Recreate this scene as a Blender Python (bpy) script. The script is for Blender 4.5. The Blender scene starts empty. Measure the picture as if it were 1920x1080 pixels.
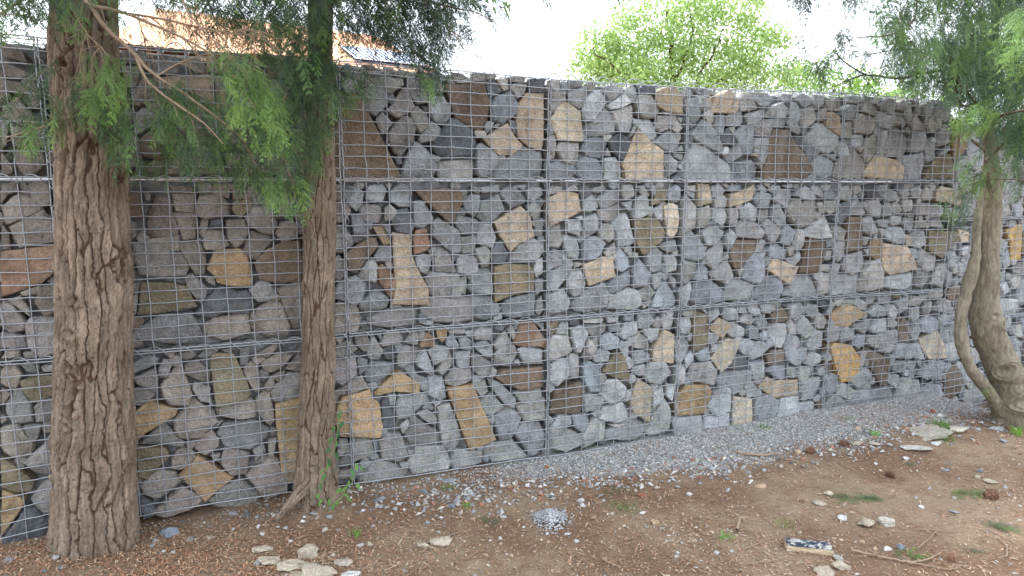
import bpy, math, random
import numpy as np
from mathutils import Vector, Matrix

# ---------------------------------------------------------------- camera, world, sun, exposure
scene = bpy.context.scene
CAM_H = 1.45
PITCH = math.radians(8.97)
cd = bpy.data.cameras.new('camera'); cam = bpy.data.objects.new('camera', cd)
scene.collection.objects.link(cam); scene.camera = cam
cam.location = (0, 0, CAM_H)
cam.rotation_euler = (math.pi/2 - PITCH, 0, 0)
cd.sensor_width = 36; cd.lens = 36*1280/1920
cd.clip_start = 0.05; cd.clip_end = 2000

SUN_EL = math.radians(48); SUN_AZ = math.radians(-58)      # azimuth measured from +Y towards +X
world = bpy.data.worlds.new('World'); scene.world = world
world.use_nodes = True
wn = world.node_tree.nodes; wl = world.node_tree.links
wn.clear()
wout = wn.new('ShaderNodeOutputWorld'); wbg = wn.new('ShaderNodeBackground')
sky = wn.new('ShaderNodeTexSky'); sky.sky_type = 'NISHITA'; sky.sun_disc = False
sky.sun_elevation = SUN_EL; sky.sun_rotation = SUN_AZ
sky.air_density = 1.0; sky.dust_density = 3.0; sky.ozone_density = 1.0
wtc = wn.new('ShaderNodeTexCoord'); wno = wn.new('ShaderNodeTexNoise'); wno.inputs['Scale'].default_value = 2.2
wno.inputs['Detail'].default_value = 6
wramp = wn.new('ShaderNodeMapRange'); wramp.inputs['From Min'].default_value = 0.3; wramp.inputs['From Max'].default_value = 0.62
wramp.inputs['To Min'].default_value = 0.45; wramp.inputs['To Max'].default_value = 0.95
wmix = wn.new('ShaderNodeMix'); wmix.data_type = 'RGBA'
wmix.inputs['B'].default_value = (11.5, 12.3, 13.6, 1)      # bright thin cloud deck
wl.new(wtc.outputs['Generated'], wno.inputs['Vector']); wl.new(wno.outputs['Fac'], wramp.inputs['Value'])
wl.new(wramp.outputs['Result'], wmix.inputs['Factor']); wl.new(sky.outputs['Color'], wmix.inputs['A'])
wl.new(wmix.outputs['Result'], wbg.inputs['Color']); wbg.inputs['Strength'].default_value = 0.13
wl.new(wbg.outputs['Background'], wout.inputs['Surface'])

sd = bpy.data.lights.new('sun', 'SUN'); sd.energy = 2.0; sd.angle = math.radians(10); sd.color = (1.0, 0.95, 0.87)
sun = bpy.data.objects.new('sun', sd); scene.collection.objects.link(sun)
sdir = Vector((math.sin(SUN_AZ)*math.cos(SUN_EL), math.cos(SUN_AZ)*math.cos(SUN_EL), math.sin(SUN_EL)))
sun.rotation_euler = sdir.to_track_quat('Z', 'Y').to_euler()
sun.location = sdir*20
scene.view_settings.view_transform = 'Standard'; scene.view_settings.look = 'None'
scene.view_settings.gamma = 1; scene.view_settings.exposure = 1.13
scene.render.engine = 'CYCLES'
scene.cycles.max_bounces = 6; scene.cycles.diffuse_bounces = 3; scene.cycles.transmission_bounces = 3
scene.cycles.transparent_max_bounces = 4

# ---------------------------------------------------------------- helpers
RNG = np.random.default_rng(7); random.seed(7)
cp, sp = math.cos(PITCH), math.sin(PITCH)
def ray(px, py):
    a = (px-960)/1280; b = (540-py)/1280
    return np.array([a, cp + b*sp, -sp + b*cp])
def atY(px, py, Y):
    d = ray(px, py); return np.array([0, 0, CAM_H]) + d*(Y/d[1])
def pxm(px, py, Y):            # pixels (photo) per metre at that point
    d = ray(px, py); return 1280*d[1]/Y
WO = np.array([0, 3.354, 0.0]); WU = np.array([.9243, .3817, 0]); WN = np.array([.3817, -.9243, 0]); WANG = math.atan2(.3817, .9243)
def wall_sz(px, py):
    d = ray(px, py); o = np.array([0, 0, CAM_H])
    t = np.dot(WO-o, WN)/np.dot(d, WN); p = o + d*t
    return float(np.dot(p-WO, WU)), float(p[2])
def wallpt(s, off, z): return WO + WU*s + WN*off + np.array([0, 0, z])

def _hash(ix, iy, iz, seed):
    h = (ix*374761393 + iy*668265263 + iz*2147483647 + seed*1274126177) & 0xffffffff
    h = ((h ^ (h >> 13))*1274126177) & 0xffffffff
    return ((h ^ (h >> 16)) & 0xffffff)/float(0xffffff)
def vnoise(x, y, z=None, seed=0):
    x = np.asarray(x, float); y = np.asarray(y, float)
    z = np.zeros_like(x) if z is None else np.asarray(z, float)
    x, y, z = np.broadcast_arrays(x, y, z)
    ix = np.floor(x).astype(np.int64); iy = np.floor(y).astype(np.int64); iz = np.floor(z).astype(np.int64)
    fx = x-ix; fy = y-iy; fz = z-iz
    fx = fx*fx*(3-2*fx); fy = fy*fy*(3-2*fy); fz = fz*fz*(3-2*fz)
    r = 0
    for a in (0, 1):
        for b in (0, 1):
            for c in (0, 1):
                w = (fx if a else 1-fx)*(fy if b else 1-fy)*(fz if c else 1-fz)
                r = r + w*_hash(ix+a, iy+b, iz+c, seed)
    return r*2-1
def fbm(x, y, z=None, seed=0, oct=4):
    r = 0; a = 1; s = 0
    for o in range(oct):
        r = r + a*vnoise(np.asarray(x)*2**o, np.asarray(y)*2**o, None if z is None else np.asarray(z)*2**o, seed+o*17); s += a; a *= .5
    return r/s
def sstep(a, b, x):
    t = np.clip((x-a)/(b-a), 0, 1); return t*t*(3-2*t)

class MB:
    def __init__(s): s.v = []; s.f = []; s.n = 0; s.attr = {}; s.m = []
    def add(s, v, f, **attrs):
        v = np.asarray(v, float).reshape(-1, 3); f = np.asarray(f, dtype=np.int64)
        s.v.append(v); s.f.append(f + s.n); s.n += len(v)
        for k, a in attrs.items():
            s.attr.setdefault(k, []).append(np.asarray(a, float))
    def tube(s, pts, r, sides=5, close=True, **attrs):
        pts = np.asarray(pts, float); n = len(pts); r = np.broadcast_to(np.asarray(r, float), (n,))
        t = np.gradient(pts, axis=0); t /= (np.linalg.norm(t, axis=1)[:, None]+1e-9)
        ref = np.array([0, 0, 1.0]) if abs(t[:, 2]).mean() < .8 else np.array([1.0, 0, 0])
        a = np.cross(t, ref); a /= (np.linalg.norm(a, axis=1)[:, None]+1e-9); b = np.cross(t, a)
        th = np.arange(sides)*2*math.pi/sides
        v = pts[:, None, :] + r[:, None, None]*(a[:, None, :]*np.cos(th)[None, :, None] + b[:, None, :]*np.sin(th)[None, :, None])
        i = np.arange(n-1)[:, None]; j = np.arange(sides)[None, :]; j2 = (j+1) % sides
        f = np.stack([i*sides+j, i*sides+j2, (i+1)*sides+j2, (i+1)*sides+j], -1).reshape(-1, 4)
        s.add(v.reshape(-1, 3), f, **{k: np.broadcast_to(a_, (n*sides,)+np.shape(a_)) if np.ndim(a_) < 1 or len(np.shape(a_)) == 1 and np.shape(a_)[0] in (3, 4) else a_ for k, a_ in attrs.items()})
    def build(s, name, mat, parent=None, loc=None, smooth=False, sharp=None, rotz=None):
        me = bpy.data.meshes.new(name)
        V = np.concatenate(s.v)
        cnt = np.concatenate([np.full(len(f), f.shape[1]) for f in s.f]); idx = np.concatenate([f.ravel() for f in s.f])
        me.vertices.add(len(V)); me.vertices.foreach_set('co', V.astype(np.float32).ravel())
        me.loops.add(len(idx)); me.loops.foreach_set('vertex_index', idx.astype(np.int32))
        me.polygons.add(len(cnt)); st = np.concatenate([[0], np.cumsum(cnt)[:-1]])
        me.polygons.foreach_set('loop_start', st.astype(np.int32))
        me.polygons.foreach_set('use_smooth', np.full(len(cnt), bool(smooth)))
        me.update(calc_edges=True)
        for k, parts in s.attr.items():
            A = np.concatenate(parts)
            if A.ndim == 2:
                if A.shape[1] == 3: A = np.concatenate([A, np.ones((len(A), 1))], 1)
                at = me.attributes.new(k, 'FLOAT_COLOR', 'POINT'); at.data.foreach_set('color', A.astype(np.float32).ravel())
            else:
                at = me.attributes.new(k, 'FLOAT', 'POINT'); at.data.foreach_set('value', A.astype(np.float32))
        if smooth and sharp: me.set_sharp_from_angle(angle=math.radians(sharp))
        if mat: me.materials.append(mat)
        o = bpy.data.objects.new(name, me); scene.collection.objects.link(o)
        if parent: o.parent = parent
        if loc is not None: o.location = loc
        if rotz is not None: o.rotation_euler[2] = rotz
        return o
def tag(o, label=None, cat=None, group=None, kind=None):
    if label: o['label'] = label
    if cat: o['category'] = cat
    if group: o['group'] = group
    if kind: o['kind'] = kind
    return o
def empty(name, loc, rz=0):
    o = bpy.data.objects.new(name, None); scene.collection.objects.link(o)
    o.location = loc; o.rotation_euler = (0, 0, rz); o.empty_display_size = .1
    return o

# ---------------------------------------------------------------- materials
def mat(name):
    m = bpy.data.materials.new(name); m.use_nodes = True
    nt = m.node_tree; b = nt.nodes['Principled BSDF']
    return m, nt.nodes, nt.links, b
def noise(N, L, vec, scale, detail=4, rough=.55, dist=0):
    n = N.new('ShaderNodeTexNoise'); n.inputs['Scale'].default_value = scale; n.inputs['Detail'].default_value = detail
    n.inputs['Roughness'].default_value = rough; n.inputs['Distortion'].default_value = dist
    if vec: L.new(vec, n.inputs['Vector'])
    return n.outputs['Fac']
def mrange(N, L, v, a, b, c, d):
    n = N.new('ShaderNodeMapRange'); L.new(v, n.inputs['Value'])
    for k, x in zip(('From Min', 'From Max', 'To Min', 'To Max'), (a, b, c, d)): n.inputs[k].default_value = x
    return n.outputs['Result']
def cmix(N, L, fac, A, B, mode='MIX'):
    n = N.new('ShaderNodeMix'); n.data_type = 'RGBA'; n.blend_type = mode
    for k, x in (('Factor', fac), ('A', A), ('B', B)):
        s = n.inputs[k]
        if hasattr(x, 'type') and hasattr(x, 'links'): L.new(x, s)
        elif k == 'Factor': s.default_value = x
        else: s.default_value = (*x, 1) if len(x) == 3 else x
    return n.outputs['Result']
def vmul(N, L, a, f):
    n = N.new('ShaderNodeVectorMath'); n.operation = 'SCALE'; L.new(a, n.inputs[0])
    if isinstance(f, (int, float)): n.inputs['Scale'].default_value = f
    else: L.new(f, n.inputs['Scale'])
    return n.outputs[0]
def math2(N, L, op, a, b):
    n = N.new('ShaderNodeMath'); n.operation = op
    for i, x in enumerate((a, b)):
        if isinstance(x, (int, float)): n.inputs[i].default_value = x
        else: L.new(x, n.inputs[i])
    return n.outputs[0]
def bump(N, L, b, h, strength, dist):
    n = N.new('ShaderNodeBump'); n.inputs['Strength'].default_value = strength; n.inputs['Distance'].default_value = dist
    L.new(h, n.inputs['Height']); L.new(n.outputs['Normal'], b.inputs['Normal'])

def stone_material(name, stain=(.30, .19, .10), stain_amt=.35, contrast=1.0, vein=.25, dust=.22):
    m, N, L, b = mat(name)
    oi = N.new('ShaderNodeObjectInfo'); tc = N.new('ShaderNodeTexCoord')
    off = N.new('ShaderNodeVectorMath'); off.operation = 'ADD'; L.new(tc.outputs['Object'], off.inputs[0])
    sc = math2(N, L, 'MULTIPLY', oi.outputs['Random'], 37.0)
    cmb = N.new('ShaderNodeCombineXYZ'); L.new(sc, cmb.inputs[0]); L.new(sc, cmb.inputs[1]); L.new(cmb.outputs[0], off.inputs[1])
    v = off.outputs[0]
    n1 = noise(N, L, v, 9, 5, .6, .4); n2 = noise(N, L, v, 70, 4, .7); n3 = noise(N, L, v, 16, 6, .65, 1.5); n4 = noise(N, L, v, 260, 2, .6)
    k1 = mrange(N, L, n1, .28, .72, 1-.42*contrast, 1+.38*contrast); k2 = mrange(N, L, n2, .28, .72, .74, 1.26); k4 = mrange(N, L, n4, .3, .7, .8, 1.2)
    k = math2(N, L, 'MULTIPLY', math2(N, L, 'MULTIPLY', k1, k2), k4)
    # per-stone brightness
    kb = mrange(N, L, oi.outputs['Random'], 0, 1, .8, 1.18); k = math2(N, L, 'MULTIPLY', k, kb)
    col = vmul(N, L, oi.outputs['Color'], k)
    stm = mrange(N, L, n3, .52, .72, 0, stain_amt); col = cmix(N, L, stm, col, stain)
    n6 = noise(N, L, v, 5, 5, .7, .8); col = cmix(N, L, mrange(N, L, n6, .48, .68, 0, dust), col, (.36, .34, .31))      # grey dust and weathering rind
    # pale mineral veins
    wv = N.new('ShaderNodeTexNoise'); wv.inputs['Scale'].default_value = 7; wv.inputs['Detail'].default_value = 3; wv.inputs['Distortion'].default_value = 2.2
    L.new(v, wv.inputs['Vector'])
    ab = math2(N, L, 'ABSOLUTE', math2(N, L, 'SUBTRACT', wv.outputs['Fac'], .5), 0)
    vm = mrange(N, L, ab, 0.0, .012, vein, 0); col = cmix(N, L, vm, col, (.5, .5, .48))
    L.new(col, b.inputs['Base Color']); b.inputs['Roughness'].default_value = .88
    b.inputs['Specular IOR Level'].default_value = .25
    h = math2(N, L, 'ADD', math2(N, L, 'ADD', math2(N, L, 'MULTIPLY', n2, .5), math2(N, L, 'MULTIPLY', n3, 1.1)), math2(N, L, 'MULTIPLY', n4, .18))
    bump(N, L, b, h, 1.0, .022)
    return m
M_GREY = stone_material('grey_quarry_stone', (.24, .17, .11), .35, 1.0, .22)
M_TAN = stone_material('sandstone', (.34, .20, .09), .5, .85, .0, .4)
m, N, L, b = mat('dark_rubble'); tc = N.new('ShaderNodeTexCoord')
n1 = noise(N, L, tc.outputs['Object'], 30, 4); L.new(cmix(N, L, n1, (.13, .132, .135), (.29, .29, .285)), b.inputs['Base Color']); b.inputs['Roughness'].default_value = .95
bump(N, L, b, n1, .6, .01); M_RUB = m
m, N, L, b = mat('galvanised_wire'); tc = N.new('ShaderNodeTexCoord')
n1 = noise(N, L, tc.outputs['Object'], 25, 3); L.new(cmix(N, L, n1, (.24, .255, .275), (.43, .45, .475)), b.inputs['Base Color'])
b.inputs['Metallic'].default_value = .4; b.inputs['Roughness'].default_value = .45; M_WIRE = m

def bark_material(name, plate1, plate2, fis, moss=None, lichen=.2):
    m, N, L, b = mat(name); tc = N.new('ShaderNodeTexCoord')
    at = N.new('ShaderNodeAttribute'); at.attribute_name = 'fis'; pl = N.new('ShaderNodeAttribute'); pl.attribute_name = 'plate'
    mp = N.new('ShaderNodeMapping'); mp.inputs['Scale'].default_value = (1, 1, .18); L.new(tc.outputs['Object'], mp.inputs['Vector'])
    n1 = noise(N, L, mp.outputs[0], 60, 5, .65, .3); n2 = noise(N, L, tc.outputs['Object'], 7, 4); n3 = noise(N, L, mp.outputs[0], 220, 3, .6)
    col = cmix(N, L, mrange(N, L, n2, .35, .65, 0, 1), plate1, plate2)
    k = math2(N, L, 'MULTIPLY', mrange(N, L, n1, .3, .7, .62, 1.32), mrange(N, L, n3, .3, .7, .8, 1.2)); k = math2(N, L, 'MULTIPLY', k, mrange(N, L, pl.outputs['Fac'], 0, 1, .74, 1.25)); col = vmul(N, L, col, k)
    fm = mrange(N, L, at.outputs['Fac'], .1, .6, .92, 0); col = cmix(N, L, fm, col, fis)
    n5 = noise(N, L, tc.outputs['Object'], 14, 5, .7)
    if moss: col = cmix(N, L, mrange(N, L, n5, .56, .72, 0, lichen), col, moss)
    L.new(col, b.inputs['Base Color']); b.inputs['Roughness'].default_value = .92; b.inputs['Specular IOR Level'].default_value = .2
    bump(N, L, b, math2(N, L, 'ADD', n1, math2(N, L, 'MULTIPLY', n3, .5)), .9, .008)
    return m
M_BARK1 = bark_material('furrowed_bark', (.275, .212, .16), (.165, .122, .088), (.085, .046, .03), (.20, .20, .13), .35)
M_BARK2 = bark_material('brown_bark', (.235, .18, .133), (.155, .12, .088), (.07, .036, .022), (.17, .19, .10), .45)
M_BARK3 = bark_material('smooth_olive_bark', (.26, .225, .165), (.18, .155, .11), (.10, .078, .05), (.34, .33, .28), .55)
m, N, L, b = mat('twig_bark'); tc = N.new('ShaderNodeTexCoord')
n1 = noise(N, L, tc.outputs['Object'], 60, 3); L.new(cmix(N, L, n1, (.17, .11, .07), (.38, .28, .20)), b.inputs['Base Color']); b.inputs['Roughness'].default_value = .9; M_TWIG = m

def leaf_material(name, trans=.35, rough=.5):
    m, N, L, b = mat(name)
    at = N.new('ShaderNodeAttribute'); at.attribute_name = 'col'
    L.new(at.outputs['Color'], b.inputs['Base Color']); b.inputs['Roughness'].default_value = rough
    b.inputs['Specular IOR Level'].default_value = .4
    tr = N.new('ShaderNodeBsdfTranslucent'); L.new(vmul(N, L, at.outputs['Color'], 1.4), tr.inputs['Color'])
    mx = N.new('ShaderNodeMixShader'); mx.inputs['Fac'].default_value = trans
    L.new(b.outputs[0], mx.inputs[1]); L.new(tr.outputs[0], mx.inputs[2]); L.new(mx.outputs[0], N['Material Output'].inputs['Surface'])
    return m
M_LEAF = leaf_material('cypress_leaf', .3); M_BLEAF = leaf_material('broad_leaf', .5, .45)
m, N, L, b = mat('mixed_grit'); at = N.new('ShaderNodeAttribute'); at.attribute_name = 'col'; tc = N.new('ShaderNodeTexCoord')
n1 = noise(N, L, tc.outputs['Object'], 180, 3); L.new(vmul(N, L, at.outputs['Color'], mrange(N, L, n1, .3, .7, .8, 1.2)), b.inputs['Base Color']); b.inputs['Roughness'].default_value = .9; M_GRIT = m
def plain(name, c1, c2, scale, rough=.8, metal=0, bmp=.4, bd=.004):
    m, N, L, b = mat(name); tc = N.new('ShaderNodeTexCoord'); n1 = noise(N, L, tc.outputs['Object'], scale, 5, .65)
    L.new(cmix(N, L, mrange(N, L, n1, .3, .7, 0, 1), c1, c2), b.inputs['Base Color']); b.inputs['Roughness'].default_value = rough; b.inputs['Metallic'].default_value = metal
    if bmp: bump(N, L, b, n1, bmp, bd)
    return m
# ---------------------------------------------------------------- outlines of the stones, per area
TILES = {'A':(620,100,4.407),'B':(1020,130,4.571),'C':(1400,150,4.571),'D':(0,60,3.789),'E':(0,335,3.04),'F':(230,335,3.274),
 'G':(620,335,3.6),'H':(1020,335,4.0),'I':(1400,335,4.319),'J':(0,660,2.842),'K':(230,640,3.176),'L':(620,590,3.274),
 'M':(1020,560,3.483),'N':(1400,530,3.724),'O':(1740,560,4.156),'P':(1740,300,4.156),'Q':(240,60,4.0)}
STONES = {}
STONES['A'] = """n 185,325 255,370 585,1020 200,1030 45,1035 45,560 95,455;w 35,385 155,370 90,455 40,460;w 270,200 480,190 600,210 600,260 510,325 455,330 440,285 300,280
g 230,310 300,285 440,290 480,400 455,440 375,515 300,480 265,420;w 480,460 530,390 600,275 640,300 700,440 660,480 560,530 500,490;w 530,165 600,130 690,160 640,190 590,200 530,180
w 450,110 530,120 510,160 470,170 430,150;w 270,90 340,85 400,130 330,130;g 640,200 700,180 800,230 810,400 720,410 640,300;g 820,400 850,345 940,340 1010,440 1000,540 980,580 880,575 820,480
w 870,260 950,250 940,330 870,340 810,330;n 960,250 1280,245 1330,400 1310,560 1260,650 1160,600 1040,520 1000,400;g 375,545 430,485 510,580 440,665 400,620
w 480,650 600,520 680,530 710,620 690,720 650,770 580,855 520,800 480,720;w 660,490 730,435 800,500 820,590 745,655 710,600;d 760,430 810,440 815,500 780,470
g 740,710 780,620 840,560 920,620 900,680 860,720 760,735;d 850,770 860,700 940,640 990,540 1060,540 1150,590 1210,660 1200,840 1060,850 990,860 900,830
g 600,990 625,890 700,725 760,750 870,870 890,940 870,1035 700,1040 620,1030;d 530,860 590,850 600,910 555,915;w 840,830 930,860 900,900 860,880
w 915,895 1190,870 1200,900 1190,1040 930,1040 900,960;g 1210,770 1250,745 1350,810 1395,850 1390,900 1340,990 1260,1035 1215,990;g 1395,850 1465,845 1450,880 1370,945 1395,890
g 1335,990 1370,950 1600,770 1740,820 1775,880 1775,990 1740,1045 1450,1045 1350,1030;t 1265,700 1350,650 1470,570 1540,700 1600,750 1590,780 1500,840 1400,840 1320,770
t 1560,420 1620,325 1775,330 1775,700 1750,800 1640,770 1550,690 1540,560;b 1335,430 1370,360 1500,310 1555,420 1540,500 1430,580 1350,550;g 1285,600 1310,560 1360,570 1340,620 1300,660
w 1190,640 1280,640 1290,690 1210,700;w 1360,590 1410,570 1420,590 1380,610;b 1480,540 1540,560 1540,680 1500,600;b 1300,250 1380,230 1430,310 1330,370
w 1380,210 1470,200 1480,300 1440,310;w 1490,290 1520,250 1640,250 1600,340 1550,370;w 1480,190 1620,190 1620,240 1500,230;d 1650,210 1780,210 1780,320 1640,320
w 1180,160 1290,150 1280,230 1180,225;w 1010,150 1090,170 1140,200 1030,230;w 1280,160 1370,160 1370,210 1290,215;g 1040,205 1170,200 1170,240 1050,240"""
STONES['B'] = """w 55,190 200,190 195,270 120,330 60,400;w 60,90 160,90 160,180 60,180;b 160,100 215,100 215,180 165,180;p 60,430 120,340 180,265 235,290 330,365 345,600 330,620 130,600 90,500
g 215,200 380,145 385,200 320,340 240,290;g 230,90 350,90 340,140 250,160;w 385,120 430,90 460,110 450,170 400,180;g 345,270 420,200 530,165 575,280 530,330 440,435 350,420
g 530,150 600,120 700,170 680,200 580,280 540,210;g 560,310 700,200 770,280 670,330 590,340;g 690,170 760,130 800,170 795,275 760,270 710,200;d 810,130 960,140 960,200 860,210
w 815,220 940,215 1030,350 970,410 880,415 820,380 800,290;t 970,200 1060,150 1150,140 1205,240 1200,380 1080,365 990,310;w 1030,360 1100,375 1060,390
g 370,480 430,440 560,330 610,380 640,450 620,540 500,570 390,580;w 600,350 780,305 790,440 740,520 650,500;g 640,470 770,470 740,540 660,530;g 800,420 940,420 990,570 940,615 880,550 810,480
w 975,500 1000,390 1160,390 1170,430 1100,500 1010,540;w 1100,510 1160,420 1200,500 1150,540;g 1170,410 1215,410 1200,460;g 740,590 790,480 815,490 770,560
g 950,620 1000,590 1080,520 1140,550 1170,630 1130,710 1060,700;w 40,590 110,560 125,640 110,760 50,770;w 120,690 160,620 320,625 325,750 300,830 190,800
b 340,690 390,590 520,585 575,630 520,760 430,760;d 580,600 680,545 760,590 760,670 700,780 660,770 600,680;g 540,740 570,670 600,740;b 50,810 160,780 280,820 300,900 200,950 60,940
b 310,820 350,750 470,770 510,850 500,950 350,955 310,900;g 525,770 640,750 700,870 715,940 530,950;t 780,580 810,515 860,540 940,630 1040,700 1040,945 880,950 730,955 690,820
g 1045,730 1100,725 1165,790 1150,880 1090,930 1050,930;g 1120,720 1200,730 1190,780 1130,750;g 1140,700 1200,650 1215,700;d 1110,930 1190,870 1195,940;g 1150,830 1200,800 1190,870
b 1225,260 1330,240 1370,380 1320,510 1230,510;g 1220,170 1280,180 1270,260 1225,270;g 1270,155 1430,170 1440,240 1360,230;l 1300,215 1420,240 1460,370 1380,350 1330,300
w 1380,390 1420,340 1465,350 1470,450 1450,475;g 1300,550 1380,435 1440,470 1500,560 1555,690 1530,720 1440,680 1310,590;d 1220,540 1290,530 1300,600 1250,710 1215,700
g 1200,940 1210,830 1310,615 1420,680 1590,820 1600,950;b 1470,400 1560,390 1580,470 1540,560 1480,540;g 1440,170 1500,165 1490,220 1440,210;t 1460,300 1500,230 1600,170 1680,260 1680,350 1650,375 1460,370
w 1690,250 1730,190 1790,210 1840,340 1700,360;g 1580,420 1620,370 1720,360 1745,450 1690,490 1600,480;g 1760,380 1900,340 1910,380 1830,480 1770,470;d 1510,580 1600,500 1670,600 1640,650 1550,655
b 1650,560 1720,490 1820,490 1820,640 1800,730 1720,720 1680,610;g 1560,740 1600,680 1700,640 1710,740 1610,800;b 1600,850 1640,800 1800,780 1870,840 1840,950 1650,950;t 1790,740 1830,710 1830,745"""
STONES['C'] = """n 250,425 370,430 420,530 540,680 575,770 500,850 120,860 190,690 195,510;g 60,100 210,110 215,200 150,235 70,170;w 85,420 130,340 200,340 240,410 210,490 120,490;g 80,500 190,500 190,620 170,710 120,700 75,610
w 170,310 240,210 250,250 210,320;g 300,140 340,110 420,120 410,180 340,200;g 215,310 250,220 310,190 380,260 350,325;g 390,290 400,180 450,190 490,260 470,380 420,350
g 430,150 500,110 580,150 590,190 500,240;g 600,120 700,130 690,220 630,245 595,200;w 490,260 590,210 610,340 570,380 490,420;g 200,330 370,325 350,410 260,410;g 370,360 410,300 480,420 470,470 400,440
w 620,290 690,240 695,340 650,355;w 700,150 820,160 820,270 720,260;t 695,280 740,270 815,310 825,490 770,450 700,390;g 590,440 600,370 690,370 800,480 800,560 720,640 590,580 510,480
b 480,560 570,550 650,620 560,700 520,620;b 570,740 600,650 730,650 790,730 760,830 690,855 620,810;g 700,650 780,630 770,690;g 520,850 580,790 640,830 600,860
g 860,240 900,210 1010,220 1000,300 880,345 840,290;g 870,140 950,130 1020,150 1020,200 900,195;g 1030,130 1080,140 1070,190 1030,180;g 1080,150 1200,150 1130,205 1090,190
w 1015,270 1040,190 1100,200 1140,260 1120,310;g 1145,220 1230,150 1310,160 1300,240 1260,290 1160,240;w 1310,250 1320,190 1370,160 1380,260;w 840,370 940,345 920,500 850,490
w 950,320 1010,290 1110,320 1130,380 1080,460 960,450;g 1145,290 1160,260 1270,310 1260,420 1150,400;w 1280,370 1300,260 1360,260 1370,370 1280,410;g 1380,190 1430,190 1430,340 1400,370 1370,280
w 1430,170 1510,160 1510,230 1440,230;g 1520,220 1560,180 1620,180 1620,290 1560,360;g 1640,170 1720,180 1710,240 1640,230;w 1420,370 1480,270 1550,390 1550,435 1450,430;g 1620,250 1690,250 1690,300 1630,300
w 1570,360 1620,310 1700,330 1690,420 1590,450;g 920,470 1030,460 1040,570 940,570;w 930,570 1040,580 1000,620;w 1040,520 1120,465 1170,540 1130,660 1080,710 1030,660;g 1170,440 1225,440 1220,540 1170,630
g 1230,500 1250,430 1370,390 1425,460 1430,580 1380,650 1270,650 1210,630;g 1440,540 1460,450 1550,450 1550,600 1500,620 1430,610;g 1640,500 1690,380 1760,400 1750,540 1660,580;g 1560,530 1640,530 1640,700 1590,720
g 800,590 820,520 890,540 910,650 830,660;w 790,820 820,680 960,600 1030,680 1040,780 1000,850 800,840;t 1035,820 1140,640 1300,680 1375,745 1360,855 1100,840;g 1370,800 1400,650 1550,625 1590,720 1540,850 1380,850
y 1540,850 1590,720 1680,620 1760,640 1810,780 1800,840;g 1650,640 1760,560 1770,600 1690,640;o 1770,430 1830,330 1900,430 1900,580 1850,650 1790,690 1770,500;g 1810,690 1880,670 1890,780 1830,850 1800,780;d 1840,620 1920,590 1915,650 1860,650"""
STONES['D'] = """w 0,60 130,100 180,210 60,180 0,160;w 0,200 100,240 210,290 150,330 30,310;w 0,540 110,460 220,580 240,690 120,650 0,590;d 160,110 300,110 330,230 230,230;d 230,250 340,250 340,340 250,350
w 40,340 130,350 250,440 120,440 30,420;w 70,670 180,670 180,730 90,730;l 0,620 50,640 30,800 0,800;w 80,830 280,850 310,930 240,1000 160,1020 90,920;w 0,850 80,960 70,1010 0,1010
w 330,840 380,840 380,920 330,920;w 170,730 380,740 380,820 200,810;g 860,130 985,130 985,220 870,220;w 850,230 985,240 975,350 900,380;w 930,400 985,390 985,520 940,500"""
STONES['Q'] = """g 0,120 130,150 140,220 0,230;g 100,260 180,210 370,210 390,300 200,310;g 380,180 540,190 570,260 580,300 500,300;w 0,320 75,330 60,390 0,400;w 40,440 90,330 210,330 210,520 130,550 40,520
t 210,330 390,325 640,315 640,560 540,520 430,420 230,410;g 40,640 100,560 200,600 240,650 180,700 60,770;n 90,800 150,740 300,740 450,820 440,880 330,930 230,960 110,930;w 120,1010 200,950 270,960 270,1060 120,1060
w 280,980 420,900 460,1000 400,1070 280,1070;g 440,870 560,850 700,900 640,1010 470,1010;w 720,920 840,890 850,1060 760,1060;w 1130,850 1240,840 1240,1000 1180,1010;w 560,1000 700,920 720,1060 560,1065
g 650,330 800,350 800,640 660,560;n 820,700 1100,720 1120,900 850,900;g 830,350 1000,370 1010,640 830,680;w 1020,380 1250,350 1260,600 1040,650;w 860,910 1120,910 1120,1060 870,1060
w 590,180 780,180 790,320 600,300;w 800,160 1000,170 1010,350 820,330;w 1020,160 1230,180 1240,330 1030,360;w 1260,380 1400,390 1400,800 1270,820;w 1250,860 1400,850 1400,1060 1250,1060"""
STONES['E'] = """w 0,30 80,20 100,70 40,90 0,150;w 0,160 90,90 200,120 230,180 120,230 20,270;w 140,40 200,10 270,30 280,140 230,160 180,130;w 45,280 240,180 300,260 300,370 100,400 60,330;w 0,260 40,310 50,410 0,415
r 0,420 320,380 325,520 230,600 0,680;g 260,590 325,530 325,600 280,600;w 110,650 230,610 220,660 130,670;w 40,700 110,670 160,740 170,790;w 185,710 240,610 330,620 330,760 240,800;g 0,700 60,720 140,820 130,870 50,890 0,840
g 145,850 170,800 330,800 320,1000 230,1020 160,960;g 0,880 130,900 150,970 0,970;w 30,985 100,985 110,1020 0,1030;g 120,1000 190,990 200,1030 130,1035"""
STONES['J'] = """w 0,110 40,70 80,80 110,130 80,200 40,200 0,170;b 105,80 140,60 200,70 200,110 140,115;l 215,85 300,65 305,110 230,110;y 95,160 220,130 300,135 300,230 180,280 130,240;b 20,280 60,220 110,210 160,290 170,380 60,390 20,320
w 0,200 50,230 10,290 0,290;g 180,300 220,250 300,250 300,370 190,380;g 0,340 30,370 0,395;w 0,420 80,390 170,490 160,570 60,580 0,540;g 125,400 220,390 200,460 160,480;g 125,600 240,490 300,380 295,560 290,690 190,650
y 0,570 110,640 180,700 150,760 60,760 0,740;g 160,790 230,700 290,690 285,870 230,870;o 0,750 130,800 100,860 10,980 0,980;d 20,1000 130,850 200,840 260,920 265,1010 40,1040 10,1040"""
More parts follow.
